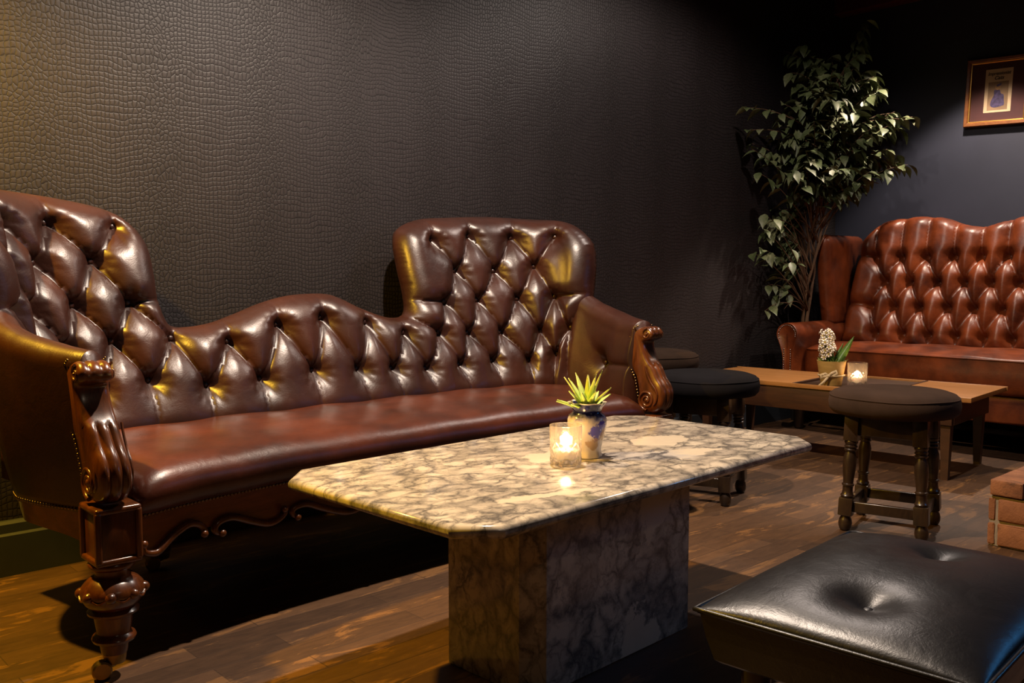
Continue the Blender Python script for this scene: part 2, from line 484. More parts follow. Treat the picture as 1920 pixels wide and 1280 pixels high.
def pts_on_curve(fn, s, z, h):
    return fn(np.atleast_1d(np.asarray(s, float)), np.atleast_1d(np.asarray(z, float)), np.atleast_1d(np.asarray(h, float)))

# ------------------------------------------------------------------ setting
WALL_Y = 2.904; WALL_X = 5.5; CEIL = 2.58
MB().box((1.9, 0.45, -0.05), (8.6, 6.1, 0.1)).build('floor', M['floor'], smooth=False)['kind'] = 'structure'
MB().box((1.6, WALL_Y + .06, CEIL / 2), (8.0, 0.12, CEIL)).build('wall_left', M['croc'], smooth=False)['kind'] = 'structure'
MB().box((WALL_X + .06, 0.5, CEIL / 2), (0.12, 6.0, CEIL)).build('wall_right', M['blue'], smooth=False)['kind'] = 'structure'
MB().box((1.9, 0.45, CEIL + .05), (8.6, 6.1, 0.1)).build('ceiling', M['ceiling'], smooth=False)['kind'] = 'structure'
def skirting(name, along, a, b, wall):
    prof = [(0, 0), (0.022, 0), (0.022, 0.118), (0.014, 0.124), (0.014, 0.150), (0.006, 0.158), (0, 0.160)]
    mb = MB()
    if along == 'x': mb.prism([(wall - d, z) for d, z in prof], a, b, 'x')
    else: mb.prism([(wall - d, z) for d, z in prof], a, b, 'y')
    mb.build(name, M['skirting'], smooth=False)['kind'] = 'structure'
skirting('baseboard_left', 'x', -2.3, 5.5, WALL_Y)
skirting('baseboard_right', 'y', -2.4, WALL_Y - .022, WALL_X)
MB().box((WALL_X - .05, 0.3, CEIL - .055), (0.10, 5.2, 0.11), bev=.008).build('trim_1', M['red_beam'])['kind'] = 'structure'

# ------------------------------------------------------------------ Victorian sofa
XC = 1.605
ctl = [(0, 2.67), (0.3, 2.672), (0.55, 2.675), (0.75, 2.66), (0.90, 2.605), (1.0, 2.51), (1.03, 2.39), (1.01, 2.25), (0.955, 2.11), (0.905, 2.02)]
_c = np.array([(-ctl[1][0], ctl[1][1])] + ctl + [tuple(2 * np.array(ctl[-1]) - np.array(ctl[-2]))], float)
_o = []
for i in range(1, len(_c) - 2):
    p0, p1, p2, p3 = _c[i - 1:i + 3]
    for t in np.linspace(0, 1, 60, endpoint=False):
        _o.append(.5 * ((2 * p1) + (-p0 + p2) * t + (2 * p0 - 5 * p1 + 4 * p2 - p3) * t * t + (-p0 + 3 * p1 - 3 * p2 + p3) * t ** 3))
_o.append(_c[-2]); _o = np.array(_o)
_L = np.r_[0, np.cumsum(np.hypot(*np.diff(_o, axis=0).T))]
_S = np.linspace(0, _L[-1], 400); _C = np.c_[np.interp(_S, _L, _o[:, 0]), np.interp(_S, _L, _o[:, 1])]
_T = np.gradient(_C, axis=0); _T /= np.hypot(*_T.T)[:, None]
_N = np.c_[_T[:, 1], -_T[:, 0]]
def sofa_map(s, z, h):
    a = np.abs(s); sg = np.sign(s)
    cx = np.interp(a, _S, _C[:, 0]); cy = np.interp(a, _S, _C[:, 1])
    nx = np.interp(a, _S, _N[:, 0]); ny = np.interp(a, _S, _N[:, 1])
    fl = .36 - .24 * np.clip((a - .85) / .4, 0, 1)
    q = h - fl * (z - .73)
    return np.c_[XC + sg * (cx + nx * q), cy + ny * q, z]

sofa = empty('sofa', (XC, 2.35, 0), 'long dark brown deep-buttoned leather sofa with carved mahogany arms along the crocodile wallpaper', 'sofa')

half_top = [(.04, .803), (.09, .785), (.138, .762), (.238, .724), (.293, .716), (.335, .724), (.358, .748), (.366, .811), (.366, .897), (.374, .985), (.405, 1.040), (.50, 1.076), (.632, 1.089), (.80, 1.099), (.937, 1.091), (1.029, 1.082), (1.09, 1.045), (1.14, .985), (1.160, .90), (1.163, .81)]
left_top = [(-.127, .798), (-.215, .778), (-.311, .746), (-.40, .720), (-.490, .713), (-.528, .736), (-.540, .806), (-.540, .876), (-.546, .955), (-.58, 1.017), (-.641, 1.058), (-.76, 1.084), (-.90, 1.095), (-1.00, 1.090), (-1.08, 1.055), (-1.135, .990), (-1.160, .90), (-1.163, .81)]
top = catmull(list(reversed(left_top)) + [(-.048, .805)] + half_top, 5)
outline = np.vstack([top, [(1.163, .60), (1.163, .405), (-1.163, .405), (-1.163, .60)]])
B1 = [(.516, .998), (.691, 1.018), (.859, 1.014), (1.010, 1.017)]
B2 = [(.598, .884), (.775, .883), (.934, .900)]
B3 = [(.515, .769), (.672, .772), (.857, .774), (1.012, .782)]
B4 = [(.454, .659), (.591, .653), (.755, .649), (.949, .650), (1.097, .663)]
B5 = [(.356, .538), (.515, .541), (.680, .544), (.876, .539), (1.029, .560)]
C1 = [(-.639, 1.007), (-.815, 1.010), (-.975, 1.008), (-1.085, .995)]
C2 = [(-.718, .906), (-.881, .900), (-1.030, .890)]
C3 = [(-.635, .789), (-.799, .785), (-.960, .782), (-1.085, .780)]
C4 = [(-.526, .682), (-.706, .683), (-.870, .672), (-1.020, .668)]
C5 = [(-.617, .570), (-.790, .560), (-.950, .556), (-1.085, .556)]
MID1 = [(-.356, .666), (-.185, .712), (-.023, .729), (.150, .706), (.299, .664)]
MID2 = [(-.445, .544), (-.275, .549), (-.092, .562), (.074, .556), (.212, .548)]
buttons = B1 + B2 + B3 + B4 + B5 + C1 + C2 + C3 + C4 + C5 + MID1 + MID2
pl = []
def zig(a, b, r=.135):
    for p in a:
        for q in b:
            if abs(p[0] - q[0]) < r: pl.append((p, q))
zig(B1, B2); zig(B2, B3); zig(B3, B4, .125); zig(B4, B5, .125); zig(C1, C2); zig(C2, C3); zig(C3, C4); zig(C4, C5)
row1 = sorted([C4[0]] + MID1 + [B4[0]]); row2 = sorted([C5[0]] + MID2 + [B5[0]])
zig(row1, row2, .13)
for p in B1: pl.append((p, (p[0] * 1.01 - .002, 1.12), .7))
for p in C1: pl.append((p, (p[0] * 1.01, 1.12), .7))
for p in MID1: pl.append((p, (p[0] + .004, .84), .6))
for p in B5 + C5 + MID2: pl.append((p, (p[0] + .012 * np.sign(p[0]), .40), .35))
pl += [(B3[0], (.34, .780)), (B3[-1], (1.20, .800)), (C3[0], (-.50, .800)), (C3[-1], (-1.20, .800)), (B4[0], (.34, .715)), (C4[0], (-.50, .74)), (B4[-1], (1.20, .79)), (B4[-1], (1.13, .50)), (B3[-1], B4[-1])]
tf = Tuft(outline, buttons, pl)
back = tf.mesh(sofa_map).build('backrest', M['leather_brown'], sofa)
def make_button(r=.0105):
    m = MB(); m.dome((0, 0, 0), (0, 0, 1), r, r * .75, 12, 4)
    o = m.build('button', M['leather_brown'], back, world=False)
    return o
def place_button(o, fn, s, z, h, parent, origin):
    p = fn(np.array([s]), np.array([z]), np.array([h]))[0]; q = fn(np.array([s]), np.array([z]), np.array([h + .01]))[0]
    d = Vector(q - p).normalized()
    o.parent = parent; o.location = Vector(p) - origin
    o.rotation_euler = d.to_track_quat('Z', 'Y').to_euler()
hb = tf.h(np.array(buttons))
b0 = make_button()
for i, (p, h) in enumerate(zip(buttons, hb)):
    o = b0 if i == 0 else b0.copy()
    if i: COL.objects.link(o)
    place_button(o, sofa_map, p[0], p[1], h + .0055, back, sofa.location)

# arms: leather slab with rolled top following the plan curve
def arm(sgn):
    ss = np.r_[np.linspace(1.10, 1.15, 10), np.linspace(1.16, 1.50, 46), np.linspace(1.505, 1.522, 5)]
    zt = np.interp(ss, [1.10, 1.164, 1.22, 1.302, 1.40, 1.45, 1.522], [.815, .785, .760, .740, .722, .714, .706])
    rows = []; nin = 44; ntop = 14; nout = 16
    bp = np.array([1.306, .540])
    for s, z1 in zip(ss, zt):
        e = np.sqrt(np.clip(1 - (1 - np.clip((s - 1.10) / .05, 0, 1)) ** 2, 0, 1))
        e2 = .80 + .20 * np.sqrt(np.clip(1 - (1 - np.clip((1.522 - s) / .02, 0, 1)) ** 2, 0, 1))
        hi, ho = (.048 - .020 * np.clip((s - 1.42) / .08, 0, 1)) * e * e2, -.048; hc = (hi + ho) / 2; R = (hi - ho) / 2
        z = np.linspace(.37, z1 - R, nin); P = np.c_[np.full(nin, s), z]
        d = np.hypot(P[:, 0] - bp[0], P[:, 1] - bp[1])
        dc, _ = segdist(P, bp, (1.60, .545)); de, _ = segdist(P, bp, (1.235, .40)); dg, _ = segdist(P, bp, (1.17, .70))
        hh = hi + .012 * np.sin(np.clip((z - .40) / (z1 - .46), 0, 1) * PI)
        hh = hh - .046 * np.exp(-(d / .042) ** 1.2) - .012 * np.exp(-(dc / .03) ** 1.2) - .005 * np.exp(-(dc / .006) ** 2)
        hh = hh - .012 * np.exp(-(de / .024) ** 1.2) - .010 * np.exp(-(dg / .03) ** 1.2) * np.exp(-(d / .1) ** 2)
        a = np.linspace(0, PI, ntop + 2)[1:-1]
        zt_ = z1 - R + R * np.sin(a); ht = hc + R * np.cos(a)
        zo = np.linspace(z1 - R, .345, nout); hout = np.full(nout, ho) - .010 * np.sin(np.linspace(0, PI, nout))
        S = np.full(nin + ntop + nout, s) * sgn
        rows.append(sofa_map(S, np.r_[z, zt_, zo], np.r_[hh, ht, hout]))
    n = len(rows[0]); V = np.vstack(rows); F = []
    for i in range(len(rows) - 1):
        for k in range(n):
            k2 = (k + 1) % n
            F.append((i * n + k, i * n + k2, (i + 1) * n + k2, (i + 1) * n + k))
    F.append(tuple(range(n))[::-1]); F.append(tuple((len(rows) - 1) * n + k for k in range(n)))
    return MB().add(V, F)
for sg in (-1, 1):
    a = arm(sg).build('armrest', M['leather_brown'], sofa)
    o = b0.copy(); COL.objects.link(o); place_button(o, sofa_map, 1.306 * sg, .540, .012, a, sofa.location)

def yfront(x): return 2.085 - .09 * np.abs((x - XC) / .87) ** 3
# seat cushion
def seat():
    us = np.linspace(-1, 1, 121); rows = []
    prof = [(0.012, .338), (-.004, .346), (-.016, .362), (-.024, .384), (-.022, .405), (-.010, .424), (.012, .438), (.045, .447)] + [(.045 + .06 * k, .448) for k in range(1, 11)]
    for u in us:
        r = []
        for d, z in prof:
            back_t = np.clip(d / .5, 0, 1)
            hw = .872 + .11 * back_t
            x = XC + u * hw
            yf = yfront(XC + u * .872)
            edge = 1 - abs(u)
            e = np.sqrt(np.clip(1 - (1 - np.clip(edge / .10, 0, 1)) ** 2, 0, 1))
            y = yf + d + (.02 * (1 - e) if d < .05 else 0)
            crown = .014 * (1 - u ** 4) * np.sin(np.clip((d + .02) / .62, 0, 1) * PI)
            wob = .0025 * math.sin(21 * u + 9 * d) * (1 if d > .02 else .3)
            zz = .338 + (z - .338) * (.62 + .38 * e) if d < .10 else z - (1 - e) * .042 * max(0, 1 - (d - .10) / .3)
            r.append((x, y, zz + crown + wob))
        rows.append(r)
    n = len(prof); V = [p for r in rows for p in r]; F = []
    for i in range(len(rows) - 1):
        for k in range(n - 1): F.append((i * n + k, i * n + k + 1, (i + 1) * n + k + 1, (i + 1) * n + k))
    b = len(V)
    for r in rows: V.append((r[-1][0], r[-1][1], .338)); 
    for i in range(len(rows) - 1):
        F.append((i * n + n - 1, b + i, b + i + 1, (i + 1) * n + n - 1)); F.append((i * n, (i + 1) * n, b + i + 1, b + i))
    F.append(tuple(range(n)) + (b,)); F.append(tuple((len(rows) - 1) * n + k for k in range(n))[::-1] + (b + len(rows) - 1,))
    return MB().add(V, F)
seat().build('seat', M['leather_seat'], sofa)

# apron with scalloped lower edge and applied scroll moulding
m1 = [(.746, .277), (.750, .258), (.768, .250), (.786, .251), (.817, .273), (.842, .286), (.867, .293), (.892, .285), (.907, .267), (.902, .262)]
m2 = [(.951, .252), (.940, .255), (.932, .264), (.941, .278), (.964, .284), (.991, .281), (1.039, .261), (1.082, .246), (1.112, .249), (1.133, .263), (1.129, .275)]
m3 = [(1.168, .246), (1.156, .255), (1.156, .266), (1.169, .273), (1.200, .274), (1.239, .258), (1.296, .236), (1.337, .228), (1.377, .236), (1.385, .248), (1.377, .254)]
m4 = [(1.425, .236), (1.412, .243), (1.410, .254), (1.424, .264), (1.455, .268), (1.50, .258), (1.55, .238), (1.605, .230)]
lower = [(.73, .262), (.768, .252), (.786, .253), (.842, .284), (.867, .290), (.892, .283), (.912, .272), (.938, .274), (.964, .282), (.991, .279), (1.039, .262), (1.082, .248), (1.112, .251), (1.140, .262), (1.169, .270), (1.20, .272), (1.239, .258), (1.296, .238), (1.337, .231), (1.39, .245), (1.424, .262), (1.455, .266), (1.50, .257), (1.55, .239), (1.605, .231)]
low = catmull(lower, 4); low = np.vstack([low, np.c_[2 * XC - low[::-1][1:, 0], low[::-1][1:, 1]]])
V = []; F = []
for x, z in low:
    y = yfront(x) + .012
    V += [(x, y, .342), (x, y, z), (x, y + .022, z), (x, y + .022, .342)]
for i in range(len(low) - 1):
    for k in range(4):
        k2 = (k + 1) % 4; F.append((i * 4 + k, i * 4 + k2, i * 4 + 4 + k2, i * 4 + 4 + k))
F += [(0, 1, 2, 3), tuple(len(V) - 4 + k for k in range(4))[::-1]]
rail = MB().add(V, F).build('front_rail', M['mahogany_rail'], sofa, smooth=True, angle=35)
for seg in (m1, m2, m3, m4):
    for mir in (0, 1):
        c = catmull(seg, 6)
        if mir: c = np.c_[2 * XC - c[:, 0], c[:, 1]]
        n = len(c); mb = MB()
        rad = [.0095 * (.62 + .38 * math.sin(PI * min(1, i / n * 1.0))) for i in range(n)]
        mb.tube([(x, yfront(x) + .006, z) for x, z in c], rad, 10)
        for e in ((c[0], c[-1]) if seg is not m4 else (c[0],)):
            mb.dome((e[0], yfront(e[0]) - .001, e[1]), (0, -1, 0), .0095, .008, 10, 4)
        mb.build('scroll_moulding', M['mahogany'], rail)

# side rails
def siderail(sg):
    ss = np.linspace(1.515, .78, 50); V = []; F = []
    for s in ss:
        t = 1.515 - s
        zb = .300 - .045 * math.exp(-(t / .06) ** 1.2) - .012 * math.exp(-(t / .3) ** 2)
        a = sofa_map(np.full(4, s * sg), np.array([.350, zb, zb, .350]), np.array([-.046, -.040, -.02, -.02]) - .0)
        V += [tuple(p) for p in a]
    for i in range(len(ss) - 1):
        for k in range(4):
            k2 = (k + 1) % 4; F.append((i * 4 + k, i * 4 + k2, i * 4 + 4 + k2, i * 4 + 4 + k))
    F += [(0, 1, 2, 3), tuple(len(V) - 4 + k for k in range(4))[::-1]]
    return MB().add(V, F)
for sg in (-1, 1): siderail(sg).build('side_rail', M['mahogany_rail'], sofa, angle=35)
# plain timber base under the seat
MB().box((XC, 2.42, .318), (1.62, .58, .045), bev=.004).build('seat_frame', M['dark_oak'], sofa)

# carved arm scrolls
scr = [(2.077, .669), (2.061, .680), (2.036, .686), (2.013, .681), (1.998, .665), (2.003, .646), (2.020, .638), (2.037, .632), (2.033, .606), (2.020, .579), (2.004, .556), (1.996, .535), (1.977, .503), (1.957, .480), (1.947, .454), (1.953, .422), (1.973, .402), (1.994, .394), (2.022, .399), (2.038, .414), (2.046, .450), (2.052, .475), (2.061, .505), (2.077, .529), (2.090, .559), (2.097, .590), (2.097, .621), (2.090, .652)]
SP = catmull(scr, 4, True)
def scroll(sg):
    n = len(SP); mb = MB(); ns = 19; V = []; F = []
    T = np.roll(SP, -1, 0) - np.roll(SP, 1, 0); T /= np.hypot(*T.T)[:, None]
    Nn = np.c_[T[:, 1], -T[:, 0]]
    cen = SP.mean(0); 
    if ((SP - cen) * Nn).sum() < 0: Nn = -Nn
    # carved reeds on the upper curl and on the lower knee
    reed = np.array([max(math.exp(-(((p[0] - 2.03) / .032) ** 2 + ((p[1] - .675) / .026) ** 2)),
                         (1.0 if (p[0] < 2.003 and .40 < p[1] < .555) else 0.0)) for p in SP])
    swell = np.array([(.012 if (p[0] < 2.003 and .39 < p[1] < .550) else 0.0) for p in SP])
    for k in range(3): swell = (np.roll(swell, 1) + swell + np.roll(swell, -1)) / 3
    for j in range(ns):
        u = j / (ns - 1); lean = lambda z: .016 * np.clip((z - .42) / .25, 0, 1)
        rnd = -.010 * (1 - math.sqrt(max(0, 1 - (abs(2 * u - 1)) ** 4)))
        rr = .0065 * (abs(math.sin(3 * PI * u)) ** .7 - .7)
        for i, p in enumerate(SP):
            off = rnd + reed[i] * rr + swell[i] * math.sin(PI * u) ** .5
            q = p + Nn[i] * off
            x = .893 + .074 * u + lean(p[1])
            V.append((XC + sg * x, q[0], q[1]))
    for j in range(ns - 1):
        for i in range(n):
            i2 = (i + 1) % n; F.append((j * n + i, j * n + i2, (j + 1) * n + i2, (j + 1) * n + i))
    F += [tuple(range(n))[::-1], tuple((ns - 1) * n + i for i in range(n))]
    mb.add(V, F)
    # volutes carved on both faces
    for u, d in ((0, -1), (1, 1)):
        for (cy, cz, R, turns, a0, dirn) in ((2.006, .431, .036, 1.9, -PI * .5, 1), (2.021, .661, .0190, 1.25, PI * .5, -1)):
            x = XC + sg * (.893 + .074 * u + .016 * np.clip((cz - .42) / .25, 0, 1) + d * .0005)
            pts = []; rad = []
            for k in range(46):
                t = k / 45; a = a0 + dirn * t * turns * 2 * PI; r = R * (1 - .82 * t)
                pts.append((x, cy + r * math.cos(a), cz + r * math.sin(a))); rad.append(.0046 * (1 - .35 * t) * R / .036 + .0008)
            mb.tube(pts, rad, 8)
            mb.dome((x, cy, cz), (sg * d, 0, 0), R * .24, .006, 12, 4)
        # raised bead that follows the front edge
        sel = [p + (cen - p) * .0 - Nn[i] * .013 for i, p in enumerate(SP) if (p[0] < 2.02 and .405 < p[1] < .56)]
        mb.tube([(XC + sg * (.893 + .074 * u + d * .0004), p[0], p[1]) for p in sel], .0030, 6)
    return mb
for sg in (-1, 1): scroll(sg).build('arm_scroll', M['mahogany'], sofa, angle=60)

# legs
LEGX = .926 
def leg(sg, y, front):
    mb = MB(); cx = XC + sg * (LEGX if front else .56)
    if front:
        mb.box((cx, y, .318), (.082, .094, .112), bev=.006)
        for dz in (.056, -.054): mb.box((cx, y, .318 + dz), (.096, .106, .014), bev=.006, seg=3)
        for dx in (-.042, .042):
            for dy in (-.047, .047): mb.box((cx + dx, y + dy, .318), (.014, .014, .112), bev=.006, seg=3)
    else:
        mb.box((cx, y, .30), (.08, .08, .09), bev=.006)
    pr = [(.036, .262), (.044, .259), (.0485, .253), (.0485, .247), (.044, .241), (.036, .238), (.034, .230), (.036, .224), (.045, .221), (.053, .214), (.0615, .204), (.0665, .194), (.0655, .186), (.0635, .181), (.061, .174), (.056, .165), (.048, .158), (.045, .155), (.049, .152), (.053, .148), (.052, .143), (.045, .140), (.040, .136), (.0375, .118), (.0345, .100), (.036, .097), (.043, .093), (.0455, .087), (.043, .081), (.034, .077), (.030, .074), (.028, .060), (.026, .052)]
    mb.lathe([(r, z) for r, z in pr][::-1], (cx, y, 0), 40)
    for k in range(8):
        a = 2 * PI * (k + .5) / 8
        c = Vector((cx + .061 * math.cos(a), y + .061 * math.sin(a), .190))
        mb.dome(c, (math.cos(a), math.sin(a), 0.0), .0125, .014, 12, 4)
    pts = []
    for k in range(97):
        a = 2 * PI * k / 96; pts.append((cx + .0655 * math.cos(a), y + .0655 * math.sin(a), .1845 + .0055 * math.cos(8 * (a - PI / 8))))
    mb.tube(pts, .0026, 6)
    return mb.build('leg', M['mahogany'], sofa, angle=40), cx
for sg in (-1, 1):
    for y, fr in ((2.005, True), (2.66, False)):
        lg, cx = leg(sg, y, fr)
        fm = MB(); fm.lathe([(.0245, .060), (.0255, .056), (.0235, .040), (.021, .030), (.010, .026)][::-1], (cx, y, 0), 24)
        fm.tube([(cx, y, .034), (cx - .004, y, .030), (cx - .022, y - .004, .028), (cx - .030, y - .006, .021)], [.010, .010, .008, .007], 10)
        fe = fm.build('caster', M['brass'], lg, angle=40)
        wm = MB(); Mx = Matrix.Rotation(math.radians(78), 4, 'Z') @ Matrix.Rotation(math.radians(90), 4, 'Y')
        wm.lathe([(.006, -.012), (.017, -.012), (.0205, -.009), (.021, 0), (.0205, .009), (.017, .012), (.006, .012)], (cx - .030, y - .006, .0211), 28, Mx)
        if fr: wm.build('caster_wheel', M['brass'], lg, angle=40)
        else: wm.build('caster_wheel', M['brass'], lg, angle=40)

# nail trims
def nails(pts, nrms, r=.0042, mat='nail', gap=.0098):
    P = [Vector(p) for p in pts]; mb = MB(); acc = 0; last = P[0]
    mb.dome(P[0], nrms[0], r, r * .7, 8, 3)
    for i in range(1, len(P)):
        d = (P[i] - last).length
        if d >= gap:
            mb.dome(P[i], nrms[i], r, r * .7, 8, 3); last = P[i]
    return mb
xs = np.linspace(.735, 2 * XC - .735, 1400)
nails([(x, yfront(x) + .0105, .3385) for x in xs], [(0, -1, 0)] * len(xs)).build('nail_trim', M['nail'], sofa)
for sg in (-1, 1):
    ss = np.linspace(1.51, .95, 500)
    p = sofa_map(ss * sg, np.full(500, .352), np.full(500, -.049)); q = sofa_map(ss * sg, np.full(500, .352), np.full(500, -.1))
    nails(p, [Vector(b - a) for a, b in zip(p, q)]).build('nail_trim', M['nail'], sofa)
    rear = catmull([(2.040, .400), (2.050, .450), (2.057, .475), (2.066, .505), (2.082, .529), (2.095, .559), (2.102, .590), (2.102, .621), (2.096, .650), (2.085, .676), (2.060, .690)], 40)
    for u, d in ((0, -1), (1, 1)):
        pts = [(XC + sg * (.893 + .074 * u + .016 * np.clip((z - .42) / .25, 0, 1) + d * .0015), y - .004, z) for y, z in rear]
        nails(pts, [(sg * d, -.2, .1)] * len(pts), .0040, gap=.0105).build('nail_trim', M['nail'], sofa)

# ------------------------------------------------------------------ marble coffee table
TC = (1.549, 1.458); TR = math.radians(2.2)
tab = empty('coffee_table', (TC[0], TC[1], 0), 'pale grey and cream veined marble coffee table with clipped corners on a block pedestal', 'table', rz=TR)
def octa(l, w, c, z):
    a, b = l / 2, w / 2
    return [(-a + c, -b, z), (a - c, -b, z), (a, -b + c, z), (a, b - c, z), (a - c, b, z), (-a + c, b, z), (-a, b - c, z), (-a, -b + c, z)]
def octprism(l, w, c, prof):
    V = []; F = []
    for ins, z in prof: V += octa(l - 2 * ins, w - 2 * ins, c - ins * .59, z)
    for i in range(len(prof) - 1):
        for k in range(8): F.append((i * 8 + k, i * 8 + (k + 1) % 8, i * 8 + 8 + (k + 1) % 8, i * 8 + 8 + k))
    F += [tuple(range(8))[::-1], tuple((len(prof) - 1) * 8 + k for k in range(8))]
    return MB().add(V, F)
r = .0125
topprof = [(r - r * math.cos(a), .4345 + r * math.sin(a)) for a in np.linspace(-PI / 2, PI / 2, 11)]
octprism(1.222, .642, .068, topprof).build('tabletop', M['marble'], tab, world=False, angle=42)
octprism(.592, .300, .040, [(.002, 0), (0, .002), (0, .4221)]).build('pedestal', M['marble'], tab, world=False, smooth=False)

# ------------------------------------------------------------------ cut glass candle tumblers
def glass_mat():
    m = NT('cut_glass'); m.n.remove(m.b)
    tr = m.n.new('ShaderNodeBsdfTransparent'); tr.inputs[0].default_value = (0.95, 0.93, 0.90, 1)
    gl = m.n.new('ShaderNodeBsdfGlass'); gl.inputs['Roughness'].default_value = 0.02; gl.inputs['IOR'].default_value = 1.48
    gl.inputs['Color'].default_value = (1, .98, .95, 1)
    df = m.n.new('ShaderNodeBsdfTranslucent'); df.inputs['Color'].default_value = (0.95, 0.88, 0.78, 1)
    v = m.coord(); n = m.noise(v, 60, 3); b = m.bump(n.outputs['Fac'], 0.05, 0.001); m.link(b, gl.inputs['Normal'])
    s1 = m.n.new('ShaderNodeMixShader'); s1.inputs[0].default_value = 0.62
    m.link(tr.outputs[0], s1.inputs[1]); m.link(gl.outputs[0], s1.inputs[2])
    s2 = m.n.new('ShaderNodeMixShader'); s2.inputs[0].default_value = 0.035
    m.link(s1.outputs[0], s2.inputs[1]); m.link(df.outputs[0], s2.inputs[2]); m.link(s2.outputs[0], m.out.inputs['Surface'])
    return m.mat
M['glass'] = glass_mat()
def wax():
    m = NT('white_wax'); v = m.coord(); n = m.noise(v, 80, 3)
    m.set(Base_Color=m.ramp(n.outputs['Fac'], [(0.3, (0.82, 0.76, 0.66)), (0.7, (0.9, 0.85, 0.75))]), Roughness=0.4)
    m.b.inputs['Subsurface Weight'].default_value = 0.5; m.b.inputs['Subsurface Radius'].default_value = (0.02, 0.012, 0.006)
    m.b.inputs['Subsurface Scale'].default_value = 0.5
    return m.mat
M['wax'] = wax()
def flame():
    m = NT('candle_flame'); v = m.coord(); n = m.noise(v, 30, 2)
    e = m.ramp(n.outputs['Fac'], [(0.2, (1.0, 0.62, 0.25)), (0.8, (1.0, 0.72, 0.36))])
    m.set(Base_Color=(0.02, 0.01, 0.0), Emission_Color=e, Emission_Strength=60.0); return m.mat
M['flame'] = flame()
M['wick'] = plain('burnt_wick', (0.02, 0.015, 0.012), 0.9)
def tumbler(x, y, z, S, label):
    t = empty('candle_holder', (x, y, z), label, 'candle holder', 'lit candles in cut glass tumblers')
    R = .0365 * S; H = .088 * S
    mb = MB(); seg = 96; nz = 36; V = []; F = []
    for i in range(nz + 1):
        f = i / nz; zz = f * H
        for k in range(seg):
            a = 2 * PI * k / seg
            cut = 0
            if f < .10: cut = .0030 * abs(math.sin(a * 6)) ** .6
            elif f < .60:
                g = (f - .10) / .5
                u = abs(((a * 8 / (2 * PI) + g * 1.5) % 1) - .5) * 2; w = abs(((a * 8 / (2 * PI) - g * 1.5) % 1) - .5) * 2
                cut = .0034 * max(1 - min(u, 1) * 2.2, 1 - min(w, 1) * 2.2, 0)
            elif f < .80:
                g = (f - .60) / .2; u = abs(((a * 8 / (2 * PI)) % 1) - .5) * 2
                cut = .0034 * max(0, 1 - u * (2.6 + 4 * g)) * (1 - g)
            rr = R * (.965 + .035 * f) * (1 if f > .03 else .93) - cut * S
            V.append((rr * math.cos(a), rr * math.sin(a), zz + .0006))
    for zz, rr in ((H + .0012, R * .985), (H + .0006, R * .95), (H * .6, R * .90), (.016 * S, R * .86), (.012 * S, R * .6)):
        for k in range(seg):
            a = 2 * PI * k / seg; V.append((rr * math.cos(a), rr * math.sin(a), zz + .0006))
    for i in range(nz + 5):
        for k in range(seg): F.append((i * seg + k, i * seg + (k + 1) % seg, i * seg + seg + (k + 1) % seg, i * seg + seg + k))
    F += [tuple(range(seg))[::-1], tuple((nz + 5) * seg + k for k in range(seg))]
    mb.add(V, F).build('tumbler', M['glass'], t, world=False, angle=25)
    c = MB().lathe([(.0185 * S, .0145 * S), (.0195 * S, .016 * S), (.0195 * S, .034 * S), (.018 * S, .0352 * S), (.012 * S, .0340 * S), (.004 * S, .0335 * S)], (0, 0, 0), 28)
    cn = c.build('candle', M['wax'], t, world=False, angle=40)
    MB().tube([(0, 0, .033 * S), (.0004, 0, .038 * S), (.001, .0005, .0415 * S)], .0008, 6).build('wick', M['wick'], cn, world=False)
    MB().lathe([(.0008, .0380), (.0034, .041), (.0048, .0455), (.0042, .052), (.0022, .059), (.0006, .064)], (0, 0, 0), 14).build('flame', M['flame'], cn, world=False)
    L = bpy.data.lights.new('candle_light', 'POINT'); L.energy = .8; L.color = (1.0, .62, .30); L.shadow_soft_size = .012
    lo = bpy.data.objects.new('candle_light', L); COL.objects.link(lo); lo.location = (x, y, z + .058)
    return t
tumbler(1.452, 1.392, .4473, 1.0, 'lit candle in a cut glass tumbler beside the blue vase on the marble table')
tumbler(4.02, 1.995, .3543, 1.22, 'lit candle in a cut glass tumbler beside the hyacinth pot on the low wooden table')

